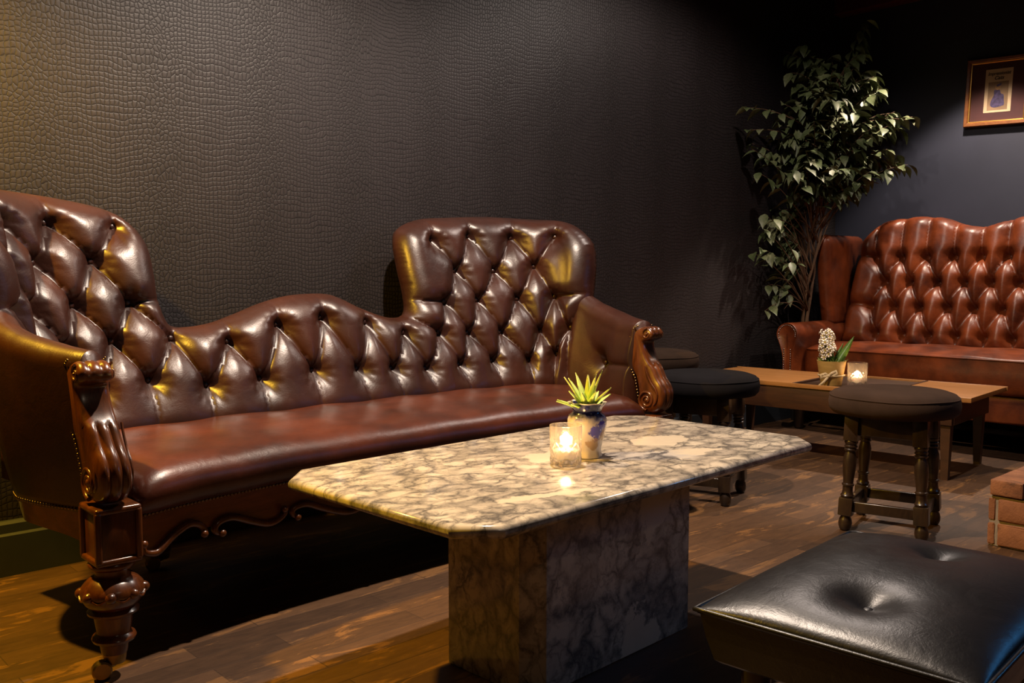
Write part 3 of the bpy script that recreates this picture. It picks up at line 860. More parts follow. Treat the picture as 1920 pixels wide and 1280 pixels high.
# ------------------------------------------------------------------ vase with succulent
def vase_mat():
    m = NT('glazed_porcelain'); tc = m.n.new('ShaderNodeTexCoord'); sp = m.n.new('ShaderNodeSeparateXYZ'); m.link(tc.outputs['Object'], sp.inputs[0])
    n = m.noise(tc.outputs['Object'], 70, 4, 0.6); Z = sp.outputs['Z']
    zz = m.math('ADD', Z, m.math('MULTIPLY', m.math('SUBTRACT', n.outputs['Fac'], 0.5), 0.030))
    band = m.ramp(m.math('DIVIDE', zz, 0.14), [(0.60, 0.0), (0.70, 1.0)])
    band2 = m.ramp(m.math('DIVIDE', zz, 0.14), [(0.66, 0.0), (0.74, 1.0)])
    col = m.mix(m.math('MULTIPLY', band, 0.75), (0.72, 0.62, 0.48), (0.09, 0.12, 0.48)); col = m.mix(band2, col, (0.010, 0.010, 0.055))
    # painted blossom and gilt sprays
    def blob(p, r):
        q = m.n.new('ShaderNodeVectorMath'); q.operation = 'DISTANCE'; m.link(tc.outputs['Object'], q.inputs[0]); q.inputs[1].default_value = p
        k = m.math('ADD', m.math('DIVIDE', q.outputs['Value'], r), m.math('MULTIPLY', m.math('SUBTRACT', n.outputs['Fac'], 0.5), 2.4))
        return m.ramp(k, [(0.75, 1.0), (1.0, 0.0)])
    col = m.mix(blob((-.012, -.043, .062), .020), col, (0.075, 0.060, 0.36)); col = m.mix(blob((.004, -.045, .075), .016), col, (0.09, 0.07, 0.40))
    col = m.mix(m.math('MULTIPLY', blob((.012, -.042, .055), .018), 0.7), col, (0.42, 0.22, 0.05)); col = m.mix(m.math('MULTIPLY', blob((-.018, -.034, .034), .017), 0.7), col, (0.42, 0.22, 0.05))
    rim = m.ramp(m.math('DIVIDE', Z, 0.14), [(0.895, 0.0), (0.91, 1.0)])
    col = m.mix(rim, col, (0.70, 0.58, 0.36))
    m.set(Base_Color=col, Roughness=0.12); m.b.inputs['Coat Weight'].default_value = 0.5; return m.mat
M['vase'] = vase_mat()
vx, vy = 1.556, 1.424
vase = empty('plant_vase', (vx, vy, .4473), 'small blue and cream porcelain vase holding a spiky green succulent on the marble table', 'vase')
pv = [(.030, 0), (.0345, .001), (.035, .006), (.0325, .012), (.033, .020), (.0375, .040), (.0425, .060), (.0455, .078), (.0455, .088), (.0425, .097), (.0345, .103), (.0330, .109), (.036, .116), (.0405, .124), (.0425, .1285), (.0415, .1285), (.037, .122), (.031, .112), (.028, .108)]
def vmod(a, i, z): return 1 + ((.03 + .05 * (z - .118) / .01) * math.cos(8 * a) if z > .118 else 0) + (.03 * math.cos(8 * a) if z < .015 else 0)
MB().lathe(pv, (0, 0, 0), 64, None, vmod).build('vase_body', M['vase'], vase, world=False, angle=60)
def leaf_green(name, a, b, tip):
    m = NT(name); tc = m.n.new('ShaderNodeTexCoord'); sp = m.n.new('ShaderNodeSeparateXYZ'); m.link(tc.outputs['Object'], sp.inputs[0])
    n = m.noise(tc.outputs['Object'], 60, 3)
    k = m.math('ADD', m.math('DIVIDE', sp.outputs['Z'], 0.21), m.math('MULTIPLY', m.math('SUBTRACT', n.outputs['Fac'], .5), .25))
    m.set(Base_Color=m.ramp(k, [(0.5, a), (0.78, b), (1.02, tip)]), Roughness=0.38)
    m.b.inputs['Subsurface Weight'].default_value = 0.15; m.b.inputs['Subsurface Radius'].default_value = (.004, .006, .002); return m.mat
M['succulent'] = leaf_green('succulent_leaf', (0.30, 0.50, 0.06), (0.72, 0.82, 0.20), (0.80, 0.74, 0.32))
def blade(mb, base, d, L, w, bend, thick=.0022, n=9, side=None):
    d = Vector(d).normalized(); side = d.cross(Vector((0, 0, 1))) if side is None else (Vector(side) - d * d.dot(Vector(side)))
    if side.length < 1e-3: side = Vector((1, 0, 0))
    side.normalize(); P = Vector(base); V = []; F = []; dirn = d.copy()
    for i in range(n):
        t = i / (n - 1); wd = w * (math.sin(min(1, t * 1.9 + .35) * PI / 2)) * (1 - t ** 2.2) + .0004
        nr = side.cross(dirn).normalized()
        V += [P - side * wd + nr * thick * .6, P - nr * thick * (1 - t), P + side * wd + nr * thick * .6, P + nr * thick * .2]
        dirn = (dirn + Vector((d.x, d.y, -.6)) * bend / n).normalized(); P = P + dirn * (L / (n - 1))
    for i in range(n - 1):
        for k in range(4): F.append((i * 4 + k, i * 4 + (k + 1) % 4, i * 4 + 4 + (k + 1) % 4, i * 4 + 4 + k))
    F += [(0, 1, 2, 3), tuple((n - 1) * 4 + k for k in range(4))[::-1]]
    mb.add(V, F)
mb = MB()
for i in range(18):
    a = i * 2.399; el = [72, 60, 48, 34, 24][i % 5] if i else 88
    L = random.uniform(.070, .098) if el > 40 else random.uniform(.062, .080)
    d = (math.cos(a) * math.cos(math.radians(el)), math.sin(a) * math.cos(math.radians(el)), math.sin(math.radians(el)))
    blade(mb, (d[0] * .010, d[1] * .010, .108 + .004 * (el > 50)), d, L, random.uniform(.0085, .0110), .20, .0042)
mb.dome((-.006, -.020, .122), (-.3, -1, .8), .007, .012, 10, 4)
mb.build('succulent', M['succulent'], vase, world=False)

# ------------------------------------------------------------------ black button ottoman
ott = empty('ottoman', (1.475, .645, 0), 'low black leather ottoman with two deep buttons and piped edges in the right foreground', 'ottoman', rz=math.radians(4))
OL, OW = .59, .42
def otop():
    nx, ny = 84, 62; V = []; F = []
    bt = [(-.150, -.005), (.155, -.005)]
    for i in range(nx + 1):
        for j in range(ny + 1):
            u, w = -1 + 2 * i / nx, -1 + 2 * j / ny
            x, y = u * OL / 2, w * OW / 2
            e = (1 - abs(u) ** 3.2) * (1 - abs(w) ** 2.8)
            h = .046 * max(0, e) ** .62
            for b in bt:
                d = math.hypot(x - b[0], y - b[1]); h -= .024 * math.exp(-(d / .040) ** 1.5) + .006 * math.exp(-(d / .09) ** 2)
            h += .0012 * math.sin(34 * x + 11 * y) * math.sin(19 * y - 7 * x) * max(0, e)
            pin = 1 - .015 * (1 - max(abs(u), abs(w)) ** 8)
            V.append((x, y, .345 + h))
    for i in range(nx):
        for j in range(ny): F.append((i * (ny + 1) + j, (i + 1) * (ny + 1) + j, (i + 1) * (ny + 1) + j + 1, i * (ny + 1) + j + 1))
    rim = [(i, 0) for i in range(nx)] + [(nx, j) for j in range(ny)] + [(i, ny) for i in range(nx, 0, -1)] + [(0, j) for j in range(ny, 0, -1)]
    b = len(V); ids = [i * (ny + 1) + j for i, j in rim]
    for i, j in rim:
        p = V[i * (ny + 1) + j]; V.append((p[0] * .99, p[1] * .99, .338))
    n = len(rim)
    for k in range(n): F.append((ids[k], b + k, b + (k + 1) % n, ids[(k + 1) % n]))
    F.append(tuple(b + k for k in range(n)))
    return MB().add(V, F)
cush = otop().build('cushion', M['leather_black'], ott, world=False)
for bx in (-.150, .155):
    MB().dome((bx, -.005, .345 + .0125), (0, 0, 1), .010, .004, 16, 4).build('button', M['leather_black'], cush, world=False)
mb = MB(); c = [(-OL / 2, -OW / 2), (OL / 2, -OW / 2), (OL / 2, OW / 2), (-OL / 2, OW / 2)]
mb.tube([(x * 1.003, y * 1.003, .345) for x, y in resample(np.array(c), .02)] + [(c[0][0] * 1.003, c[0][1] * 1.003, .345)], .0042, 8)
mb.build('piping', M['leather_black'], ott, world=False)
mb = MB(); V = []; F = []
for ins, z in ((0.004, .345), (.012, .30), (.022, .262), (.030, .256)):
    a, b = OL / 2 - ins, OW / 2 - ins; V += [(-a, -b, z), (a, -b, z), (a, b, z), (-a, b, z)]
for i in range(3):
    for k in range(4): F.append((i * 4 + k, i * 4 + (k + 1) % 4, i * 4 + 4 + (k + 1) % 4, i * 4 + 4 + k))
F += [(0, 1, 2, 3), (12, 13, 14, 15)]
mb.add(V, F); mb.build('side_band', M['leather_black'], ott, world=False, smooth=False)
for sx in (-1, 1):
    for sy in (-1, 1):
        MB().lathe([(.014, 0), (.016, .004), (.020, .12), (.024, .2565)], (sx * .225, sy * .14, 0), 20).build('leg', M['dark_oak'], ott, world=False, angle=40)

# ------------------------------------------------------------------ turned pub stools
def stool(label, loc, rz, vel, H=.475, R=.208, tilt=0.0):
    t = empty('stool', (loc[0], loc[1], 0), label, 'stool', 'round padded stools', math.radians(rz))
    k = H / .455
    prof = [(R - .03, H - .082), (R - .012, H - .080), (R, H - .066), (R + .003, H - .045), (R, H - .026), (R - .004, H - .020), (R - .012, H - .010), (R - .035, H - .002), (R * .6, H + .004), (R * .3, H + .006), (.004, H + .0065)]
    MB().lathe(prof, (0, 0, 0), 64, None, lambda a, i, z: 1 + (.004 * math.sin(23 * a) * (i < 3)) + .003 * math.sin(3 * a)).build('seat', M[vel], t, world=False)
    pts = [((R - .0025) * math.cos(a), (R - .0025) * math.sin(a), H - .021 + .001 * math.sin(5 * a)) for a in np.linspace(0, 2 * PI, 65)]
    MB().tube(pts, .0028, 6).build('piping', M[vel], t, world=False)
    rt, rb = .150, .172
    topz = H - .080
    for q in range(4):
        a = PI / 4 + q * PI / 2
        T = Vector((rt * math.cos(a), rt * math.sin(a), topz)); Bo = Vector((rb * math.cos(a), rb * math.sin(a), 0))
        ax = (T - Bo); Ln = ax.length; ax.normalize()
        sd = Vector((math.cos(q * PI / 2), math.sin(q * PI / 2), 0)); sd = (sd - ax * sd.dot(ax)).normalized(); fw = ax.cross(sd)
        Mr = Matrix((sd, fw, ax)).transposed().to_4x4()
        mb = MB()
        def at(z): return Bo + ax * z
        mb.box(at(Ln - .045), (.046, .046, .09), Mr, .003)
        mb.box(at(.083), (.046, .046, .062), Mr, .005)
        pr = [(.014, .112), (.021, .116), (.0225, .121), (.018, .127), (.0165, .140), (.017, .152), (.0205, .155), (.0205, .159), (.0165, .162), (.0175, .175), (.0205, .200), (.0225, .222), (.0215, .245), (.0175, .262), (.016, .268), (.0205, .271), (.0215, .275), (.0175, .279), (.0215, .283), (.0215, .287), (.0175, .290), (.0205, .294), (.0225, .300), (.0205, .306), (.016, .309)]
        sc = (Ln - .085 - .112) / (.309 - .112)
        pr = [(r, .112 + (z - .112) * sc) for r, z in pr]
        mb.lathe(pr, at(0), 20, Mr)
        mb.lathe([(.013, .0015), (.017, .004), (.0215, .016), (.0225, .028), (.020, .040), (.016, .048), (.016, .054)], at(0), 20, Mr)
        mb.build('leg', M['dark_oak'], t, world=False, angle=40)
    for q in range(4):
        a0 = PI / 4 + q * PI / 2; a1 = a0 + PI / 2; am = (a0 + a1) / 2
        rs = (rb + (rt - rb) * .083 / topz) * math.cos(PI / 4); ra = (rb + (rt - rb) * .9) * math.cos(PI / 4)
        Mr = Matrix.Rotation(am, 4, 'Z')
        MB().box((rs * math.cos(am), rs * math.sin(am), .084), (.018, 2 * rs - .044, .036), Mr, .003).build('stretcher', M['dark_oak'], t, world=False)
        MB().box((ra * math.cos(am), ra * math.sin(am), topz - .036), (.018, 2 * ra - .042, .070), Mr, .003).build('apron', M['dark_oak'], t, world=False)
    return t
stool('stool with a dark umber velvet seat standing alone before the low wooden table', (3.062, 1.388), 14, 'velvet_umber', .478)
stool('round stool with a black velvet seat just behind the far end of the marble table', (2.965, 2.095), 20, 'velvet_black', .488)
stool('taller stool with a brown velvet seat between carved sofa arm and black stool', (3.19, 2.53), 8, 'velvet_brown', .535, .20)

# ------------------------------------------------------------------ low wooden table with a recessed middle
TT = math.radians(4.5)
lt = empty('side_table', (4.13, 2.15, 0), 'low honey-brown wooden table with a recessed middle in front of the red leather sofa', 'table', rz=TT)
W2, L2, ZT = .54, 1.36, .360
def panel(y0, y1): return MB().box((0, (y0 + y1) / 2, ZT - .010), (W2 - .012, y1 - y0, .020), bev=.0015)
for y0, y1 in ((.10, L2 / 2 - .006), (-L2 / 2 + .006, -.33)):
    panel(y0, y1).build('top_panel', M['oak_top'], lt, world=False)
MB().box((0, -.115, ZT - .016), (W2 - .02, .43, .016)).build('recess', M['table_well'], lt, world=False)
for sx in (-1, 1):
    MB().box((sx * (W2 / 2 - .004), 0, ZT - .008), (.008, L2, .020), bev=.0015).build('edge_strip', M['oak_top'], lt, world=False)
    MB().box((sx * (W2 / 2 - .018), 0, ZT - .070), (.020, L2 - .15, .105), bev=.002).build('apron', M['table_side'], lt, world=False)
for sy in (-1, 1):
    MB().box((0, sy * (L2 / 2 - .080), ZT - .070), (W2 - .05, .020, .105), bev=.002).build('apron', M['table_side'], lt, world=False)
for y in (.10, -.33):
    MB().box((0, y, ZT - .004), (W2 - .02, .012, .014), bev=.0015).build('divider', M['table_side'], lt, world=False)
for sx in (-1, 1):
    for sy in (-1, 1):
        mb = MB(); V = []; x, y = sx * (W2 / 2 - .045), sy * (L2 / 2 - .105)
        for hw, z in ((.014, 0), (.024, ZT - .020)): V += [(x - hw, y - hw, z), (x + hw, y - hw, z), (x + hw, y + hw, z), (x - hw, y + hw, z)]
        mb.add(V, [(0, 1, 2, 3), (4, 5, 6, 7), (0, 1, 5, 4), (1, 2, 6, 5), (2, 3, 7, 6), (3, 0, 4, 7)])
        mb.build('leg', M['table_side'], lt, world=False, smooth=False)

# ------------------------------------------------------------------ hyacinth pot
M['chip_pot'] = wood('birch_veneer_pot', (0.36, 0.22, 0.06), (0.48, 0.31, 0.10), (2, 2, 8), 0.55, 1, 0, .05)
M['ribbon'] = plain('cream_ribbon', (0.50, 0.38, 0.22), 0.6)
M['petal'] = plain('white_petal', (0.90, 0.80, 0.68), 0.5, 0, 0.1)
M['pollen'] = plain('yellow_flower_heart', (0.55, 0.42, 0.05), 0.5)
M['green'] = plain('hyacinth_leaf_green', (0.075, 0.150, 0.025), 0.38, 0, 0.3)
M['moss'] = plain('green_moss', (0.10, 0.17, 0.02), 0.8, 0, 0.4, 90)
M['soil'] = plain('dark_soil', (0.025, 0.016, 0.010), 0.95, 0, 0.4, 90)
px_, py_, pz_ = 3.985, 2.105, .3525
pot = empty('potted_hyacinth', (px_, py_, pz_), 'white hyacinth in a yellow pot with cream ribbon on the low wooden table', 'potted plant')
S = 1.0
MB().lathe([(.045, 0), (.047, .002), (.0655, .112), (.0665, .116), (.064, .116), (.058, .085), (.010, .082)], (0, 0, 0), 40, None, lambda a, i, z: 1 + .012 * math.cos(a * 2)).build('pot', M['chip_pot'], pot, world=False, angle=40)
MB().lathe([(.058, .090), (.061, .100), (.03, .106), (.004, .108)], (0, 0, 0), 24).build('soil', M['soil'], pot, world=False)
mb = MB()
for i in range(150):
    a = random.uniform(0, 6.28); rr = .055 * math.sqrt(random.random()); z = .104
    d = Vector((math.cos(a) * .5 + random.uniform(-.4, .4), math.sin(a) * .5 + random.uniform(-.4, .4), random.uniform(.5, 1.4)))
    blade(mb, (rr * math.cos(a), rr * math.sin(a), z), d, random.uniform(.016, .036), .0022, .3, .0006, 4)
tag(mb.build('moss', M['moss'], pot, world=False), kind='stuff')
mb = MB(); camd = Vector((-.88, -.47, 0)); rt_ = Vector((.73, -.68, 0))
blade(mb, rt_ * .018 + Vector((0, 0, .088)), rt_ * .62 + Vector((0, 0, 1)), .165, .0200, -.04, .003, 12, rt_ + camd * .35)
blade(mb, rt_ * -.006 + camd * .012 + Vector((0, 0, .088)), rt_ * .05 + Vector((0, 0, 1)), .105, .0170, .02, .003, 10, rt_)
blade(mb, rt_ * -.028 + Vector((0, 0, .088)), rt_ * -.18 + Vector((0, 0, 1)), .095, .0140, .10, .003, 10, rt_ - camd * .2)
blade(mb, rt_ * .006 - camd * .015 + Vector((0, 0, .088)), rt_ * .4 + Vector((0, 0, 1)) , .120, .0120, .1, .003, 10, rt_)
mb.build('leaves', M['green'], pot, world=False)
def stalk(base, tip, nfl, rad):
    fl = MB(); st = MB(); b = Vector(base); t = Vector(tip)
    st.tube([b, b.lerp(t, .35) + Vector((0, 0, .002)), b.lerp(t, .7), t], [.0055, .005, .0045, .003], 8)
    st.build('stem', M['green'], pot, world=False)
    for i in range(nfl):
        f = .40 + .60 * i / (nfl - 1); c = b.lerp(t, f); a = i * 2.399
        ax = (t - b).normalized(); o1 = ax.orthogonal().normalized(); o2 = ax.cross(o1)
        d = (o1 * math.cos(a) + o2 * math.sin(a) + ax * (.25 + .5 * max(0, f - .8) * 5)).normalized()
        fc = c + d * rad * random.uniform(.8, 1.2) * (1.0 - .35 * max(0, f - .75) * 4 * .6)
        p1 = d.orthogonal().normalized(); p2 = d.cross(p1)
        for k in range(6):
            w = k * PI / 3 + i; e = (p1 * math.cos(w) + p2 * math.sin(w)); s_ = d.cross(e)
            L = .0200; q0 = fc - d * .004; q1 = fc + e * L * .55 + d * .004; q2 = fc + e * L + d * .0005 - d * .002
            fl.add([q0 - s_ * .0020, q0 + s_ * .0020, q1 + s_ * .0052, q1 - s_ * .0052, q2, q0 - d * .0012, q1 - d * .0014],
                   [(0, 1, 2, 3), (3, 2, 4), (0, 3, 6, 5), (1, 5, 6, 2), (3, 4, 6), (2, 6, 4), (0, 5, 1)])
        fl.dome(fc - d * .003, d, .0046, .0065, 6, 2, mi=1)
    return fl
fl = stalk(rt_ * -.012 + Vector((0, 0, .088)), rt_ * -.028 + Vector((0, 0, .240)), 34, .033)
fl.build('flower_head', [M['petal'], M['pollen']], pot, world=False)
fl = stalk(rt_ * -.014 + camd * .01 + Vector((0, 0, .088)), rt_ * -.034 + camd * .028 + Vector((0, 0, .195)), 18, .026)
fl.build('flower_head', [M['petal'], M['pollen']], pot, world=False)
mb = MB()
def strap(pts, w):
    V = []; F = []; P = [Vector(p) for p in pts]
    for i, p in enumerate(P):
        t = (P[min(i + 1, len(P) - 1)] - P[max(i - 1, 0)]).normalized(); sd = t.cross(camd).normalized() * w
        V += [p - sd, p + sd, p + sd - camd * .0012, p - sd - camd * .0012]
    for i in range(len(P) - 1):
        for k in range(4): F.append((i * 4 + k, i * 4 + (k + 1) % 4, i * 4 + 4 + (k + 1) % 4, i * 4 + 4 + k))
    mb.add(V, F + [(0, 1, 2, 3), tuple(len(V) - 4 + k for k in range(4))])
k0 = camd * .0635 + rt_ * -.012 + Vector((0, 0, .050))
band = [(.0575 * math.cos(a), .0575 * math.sin(a), .048) for a in np.linspace(0, 2 * PI, 41)]
mb.tube(band, .0045, 6)
strap([k0, k0 + rt_ * .014 + Vector((0, 0, .012)), k0 + rt_ * .034 + Vector((0, 0, .022)), k0 + rt_ * .040 + Vector((0, 0, .010)), k0 + rt_ * .020 + Vector((0, 0, .000)), k0], .0065)
strap([k0, k0 - rt_ * .016 + Vector((0, 0, .010)), k0 - rt_ * .034 + Vector((0, 0, .004)), k0 - rt_ * .036 - Vector((0, 0, .010)), k0 - rt_ * .015 - Vector((0, 0, .004)), k0], .0065)
strap([k0, k0 - rt_ * .02 + camd * .004 - Vector((0, 0, .026)), k0 - rt_ * .044 + camd * .012 - Vector((0, 0, .0455))], .0055)
mb.dome(k0, camd, .008, .006, 10, 3)
mb.build('ribbon', M['ribbon'], pot, world=False)

# ------------------------------------------------------------------ oxblood wing sofa
ws = empty('wing_sofa', (5.05, 1.67, 0), 'reddish brown deep-buttoned leather wing sofa against the dark blue wall', 'sofa')
WC = 1.67
def wmap(y, z, h):
    X = 5.325 + .24 * (z - .95)
    n = np.array([-1.0, 0.24]) / math.hypot(1, .24)
    return np.c_[X + n[0] * h, y, z + n[1] * h]
wt = [(2.625, 1.060), (2.575, 1.120), (2.52, 1.168), (2.40, 1.192), (2.27, 1.197), (2.15, 1.184), (2.06, 1.150), (1.97, 1.130), (1.90, 1.136), (1.82, 1.158), (1.74, 1.176), (1.67, 1.182)]
wt = wt + [(2 * WC - y, z) for y, z in wt[::-1][1:]]
wol = np.vstack([catmull(wt, 5), [(2 * WC - 2.655, .80), (2 * WC - 2.675, .44), (2.675, .44), (2.655, .80)]])
R1 = [2.526, 2.372, 2.226, 2.074, 1.930, 1.796]; R2 = [2.448, 2.302, 2.148, 2.004, 1.866, 1.724]
R3 = [2.514, 2.374, 2.230, 2.073, 1.934, 1.792]; R4 = [2.462, 2.306, 2.158, 2.010, 1.866, 1.722]
def ext(r, z):
    r = list(r)
    while r[-1] > 2 * WC - r[0] + .10: r.append(r[-1] - .145)
    return [(y, z) for y in r if y > .76]
W1, W2_, W3, W4 = ext(R1, .965), ext(R2, .820), ext(R3, .678), ext(R4, .522)
wb = W1 + W2_ + W3 + W4; wp = []
for A, B in ((W1, W2_), (W2_, W3), (W3, W4)):
    for p in A:
        for q in B:
            if abs(p[0] - q[0]) < .11: wp.append((p, q))
for p in W1: wp.append((p, (p[0], 1.24)))
for p in W4: wp.append((p, (p[0], .43)))
for p in (W1[0], W3[0]): wp.append((p, (2.70, p[1] + .005)))
for p in (W1[-1], W3[-1]): wp.append((p, (.62, p[1] + .005)))
wtuft = Tuft(wol, wb, wp, step=.0095, wrk=.0007, base=.068, amp=.036, w=.066, r=.07, dimple=.062, dr=.030, groove=.006, rear=.06)
wback = wtuft.mesh(wmap).build('backrest', M['leather_red'], ws)
hb = wtuft.h(np.array(wb)); m_ = MB(); m_.dome((0, 0, 0), (0, 0, 1), .0095, .006, 10, 3); wb0 = m_.build('button', M['leather_red'], wback, world=False)
for i, (p, h) in enumerate(zip(wb, hb)):
    o = wb0 if i == 0 else wb0.copy()
    if i: COL.objects.link(o)
    place_button(o, wmap, p[0], p[1], h + .001, wback, ws.location)
def wing(sg):
    """upright wing: rounded slab between backrest and its front edge"""
    rows = []; zs = np.linspace(.585, 1.10, 34)
    for z in zs:
        t = (z - .585) / .515
        fx = 5.03 - .085 * t - .015 * math.sin(PI * t); rx = 5.36 + .16 * (z - .9) * 1.0
        top_e = math.sqrt(max(0, 1 - max(0, (z - 1.05) / .05) ** 2)) if z > 1.05 else 1
        hw = .036 * max(top_e, .05); yc = 2.695
        fx += .03 * (1 - top_e)
        sec = []
        for a in np.linspace(PI / 2, 3 * PI / 2, 13): sec.append((fx + .034 + .040 * math.cos(a), yc + (hw + .008) * math.sin(a)))
        sec += [(fx + .10, yc - hw - .003), (fx + .20, yc - hw - .006), (rx, yc - hw), (rx, yc + hw), (fx + .1, yc + hw)]
        rows.append([(x, WC + sg * (y - WC), z) for x, y in sec])
    n = len(rows[0]); V = [p for r in rows for p in r]; F = []
    for i in range(len(rows) - 1):
        for k in range(n): F.append((i * n + k, i * n + (k + 1) % n, i * n + n + (k + 1) % n, i * n + n + k))
    F += [tuple(range(n))[::-1], tuple((len(rows) - 1) * n + k for k in range(n))]
    return MB().add(V, F)
def warm(sg):
    """scroll arm: roll on a narrowing front panel"""
    R = .064; cy, cz = 2.700, .535
    pf = [(cy - R * math.cos(a), cz + R * math.sin(a)) for a in np.linspace(-.35, PI + .55, 24)]
    pf += [(2.728, .43), (2.722, .36), (2.724, .15), (2.672, .15), (2.668, .36), (2.655, .46)]
    P = catmull(pf, 2, True); rows = []
    for x, sc in ((4.600, .0), (4.600, .80), (4.596, .92), (4.604, .985), (4.618, 1), (4.70, 1), (4.9, 1.0), (5.1, 1.0), (5.38, 1)):
        cc = np.array([cy, cz]) if sc == 0 else None
        Q = P.copy(); m_ = P.mean(0)
        ins = 1 - (1 - sc) * .28
        core = np.where(P[:, 1:2] > .46, np.array([[cy, cz]]), np.c_[np.full(len(P), 2.697), P[:, 1]])
        Q = core + (P - core) * (ins if sc else .02)
        rows.append([(x, WC + sg * (q[0] - WC), q[1]) for q in Q])
    n = len(P); V = [p for r in rows for p in r]; F = []
    for i in range(len(rows) - 1):
        for k in range(n): F.append((i * n + k, i * n + (k + 1) % n, i * n + n + (k + 1) % n, i * n + n + k))
    F.append(tuple((len(rows) - 1) * n + k for k in range(n)))
    return MB().add(V, F)
for sg in (1, -1):
    w_ = wing(sg).build('wing', M['leather_red'], ws)
    zz = np.linspace(.60, 1.06, 300)
    nails([(5.03 - .085 * (z - .585) / .515 + .028, WC + sg * (2.740 - WC), z) for z in zz], [(-.6, sg * .8, 0)] * 300, .0045, gap=.013).build('nail_trim', M['nail_silver'], w_)
    a_ = warm(sg).build('armrest', M['leather_red'], ws)
    mb = MB(); pts = []
    for yy in (2.676, 2.718):
        for z in np.arange(.20, .455, .0125):
            y = yy
            mb.dome((4.5985, WC + sg * (y - WC), z), (-1, 0, 0), .0046, .0035, 8, 3)
    for a in np.linspace(-.2, PI + .4, 20):
        mb.dome((4.5975, WC + sg * (2.700 - .052 * math.cos(a) - WC), .535 + .052 * math.sin(a)), (-1, 0, 0), .0042, .0032, 8, 3)
    mb.build('nail_trim', M['nail_silver'], a_)
def wseat():
    us = np.linspace(-1, 1, 101); rows = []; hw = .992
    prof = [(.030, .285), (.006, .292), (-.004, .31), (-.010, .35), (-.010, .40), (-.004, .436), (-.007, .447), (-.003, .456), (.006, .459), (.03, .464), (.10, .474), (.22, .480), (.36, .478), (.50, .468), (.62, .455)]
    for u in us:
        r = []
        for d, z in prof:
            e = math.sqrt(max(0, 1 - max(0, (abs(u) - .95) / .05) ** 2))
            bow = .06 * (1 - u * u); w_ = .003 * math.sin(17 * u + 3 * d)
            zc = .010 * (1 - abs(u) ** 3) if d > -.008 and z > .43 else 0
            r.append((4.735 - bow * (1 - max(0, d) / .65) + d + .008 * (1 - e), WC + u * hw, z + zc - (1 - e) * .006 + w_ * (z > .45)))
        rows.append(r)
    n = len(prof); V = [p for r in rows for p in r]; F = []
    for i in range(len(rows) - 1):
        for k in range(n - 1): F.append((i * n + k, i * n + k + 1, i * n + n + k + 1, i * n + n + k))
    b = len(V)
    for r in rows: V.append((r[-1][0], r[-1][1], .285))
    for i in range(len(rows) - 1):
        F.append((i * n + n - 1, b + i, b + i + 1, i * n + 2 * n - 1)); F.append((i * n, i * n + n, b + i + 1, b + i))
    F.append(tuple(range(n)) + (b,)); F.append(tuple((len(rows) - 1) * n + k for k in range(n))[::-1] + (b + len(rows) - 1,))
    return MB().add(V, F)
sc_ = wseat().build('seat_cushion', M['leather_red'], ws)
mb = MB(); us = np.linspace(-.985, .985, 80)
mb.tube([(4.735 - .06 * (1 - u * u) - .0075, WC + u * .992, .4475 + .010 * (1 - abs(u) ** 3)) for u in us], .0048, 8); mb.build('piping', M['leather_red'], sc_)
MB().box((4.96, WC, .215), (.50, 1.93, .135), bev=.012, seg=3).build('base', M['leather_red'], ws)
for sx in (4.68, 5.30):
    for sy in (.68, 2.66):
        MB().lathe([(.018, 0), (.024, .006), (.030, .10), (.030, .155)], (sx, sy, 0), 20).build('leg', M['dark_oak'], ws, angle=40)

# ------------------------------------------------------------------ framed picture
M['frame_wood'] = wood('dark_gilt_frame', (0.10, 0.035, 0.012), (0.20, 0.075, 0.022), (1, 4, 4), 0.3)
M['gilt'] = plain('gilt_slip', (0.62, 0.36, 0.09), 0.3, 0.9)
M['mat'] = plain('burgundy_mount', (0.045, 0.010, 0.010), 0.8)
M['card'] = plain('buff_card', (0.46, 0.34, 0.21), 0.8, 0, .06)
M['pic_bg'] = plain('umber_print', (0.20, 0.125, 0.07), 0.8, 0, .25, 14)
M['gown'] = plain('violet_print', (0.050, 0.036, 0.092), 0.8, 0, .5, 60)
M['tan_print'] = plain('ochre_print', (0.30, 0.17, 0.07), 0.8, 0, .3, 60)
M['ink'] = plain('black_ink', (0.015, 0.010, 0.010), 0.8)
PY, PZ, PW, PH = 1.952, 1.882, .338, .372
pic = empty('framed_picture', (WALL_X - .016, PY, PZ), 'small framed print with burgundy mount and gold slip on the blue wall', 'picture')
pic.rotation_euler = (math.radians(2.2), 0, 0)
def frame(name, w, h, wd, d0, d1, mat, bev):
    # d grows towards the room (-x)
    V = []; F = []
    def ring(a, b, d): return [(-d, -a, -b), (-d, a, -b), (-d, a, b), (-d, -a, b)]
    pr = [(0, d0), (0, d1 - bev), (bev, d1), (wd - bev, d1 - bev * .4), (wd, d1 - bev * 1.4), (wd, d0)]
    for ins, d in pr: V += ring(w / 2 - ins, h / 2 - ins, d)
    n = len(pr)
    for i in range(n):
        for k in range(4):
            k2 = (k + 1) % 4; j = (i + 1) % n
            F.append((i * 4 + k, i * 4 + k2, j * 4 + k2, j * 4 + k))
    return MB().add(V, F).build(name, mat, pic, world=False, smooth=False)
frame('frame', PW, PH, .021, -.012, .018, M['frame_wood'], .004)
frame('gilt_slip', PW - .042, PH - .042, .0075, -.004, .0105, M['gilt'], .002)
MB().box((.004, 0, 0), (.006, PW - .05, PH - .05)).build('mount', M['mat'], pic, world=False, smooth=False)
card = MB().box((.0005, .0, .005), (.0016, .142, .236)).build('print', M['card'], pic, world=False, smooth=False)
MB().box((-.0004, .0, -.024), (.0008, .106, .154)).build('print_image', M['pic_bg'], card, world=False, smooth=False)
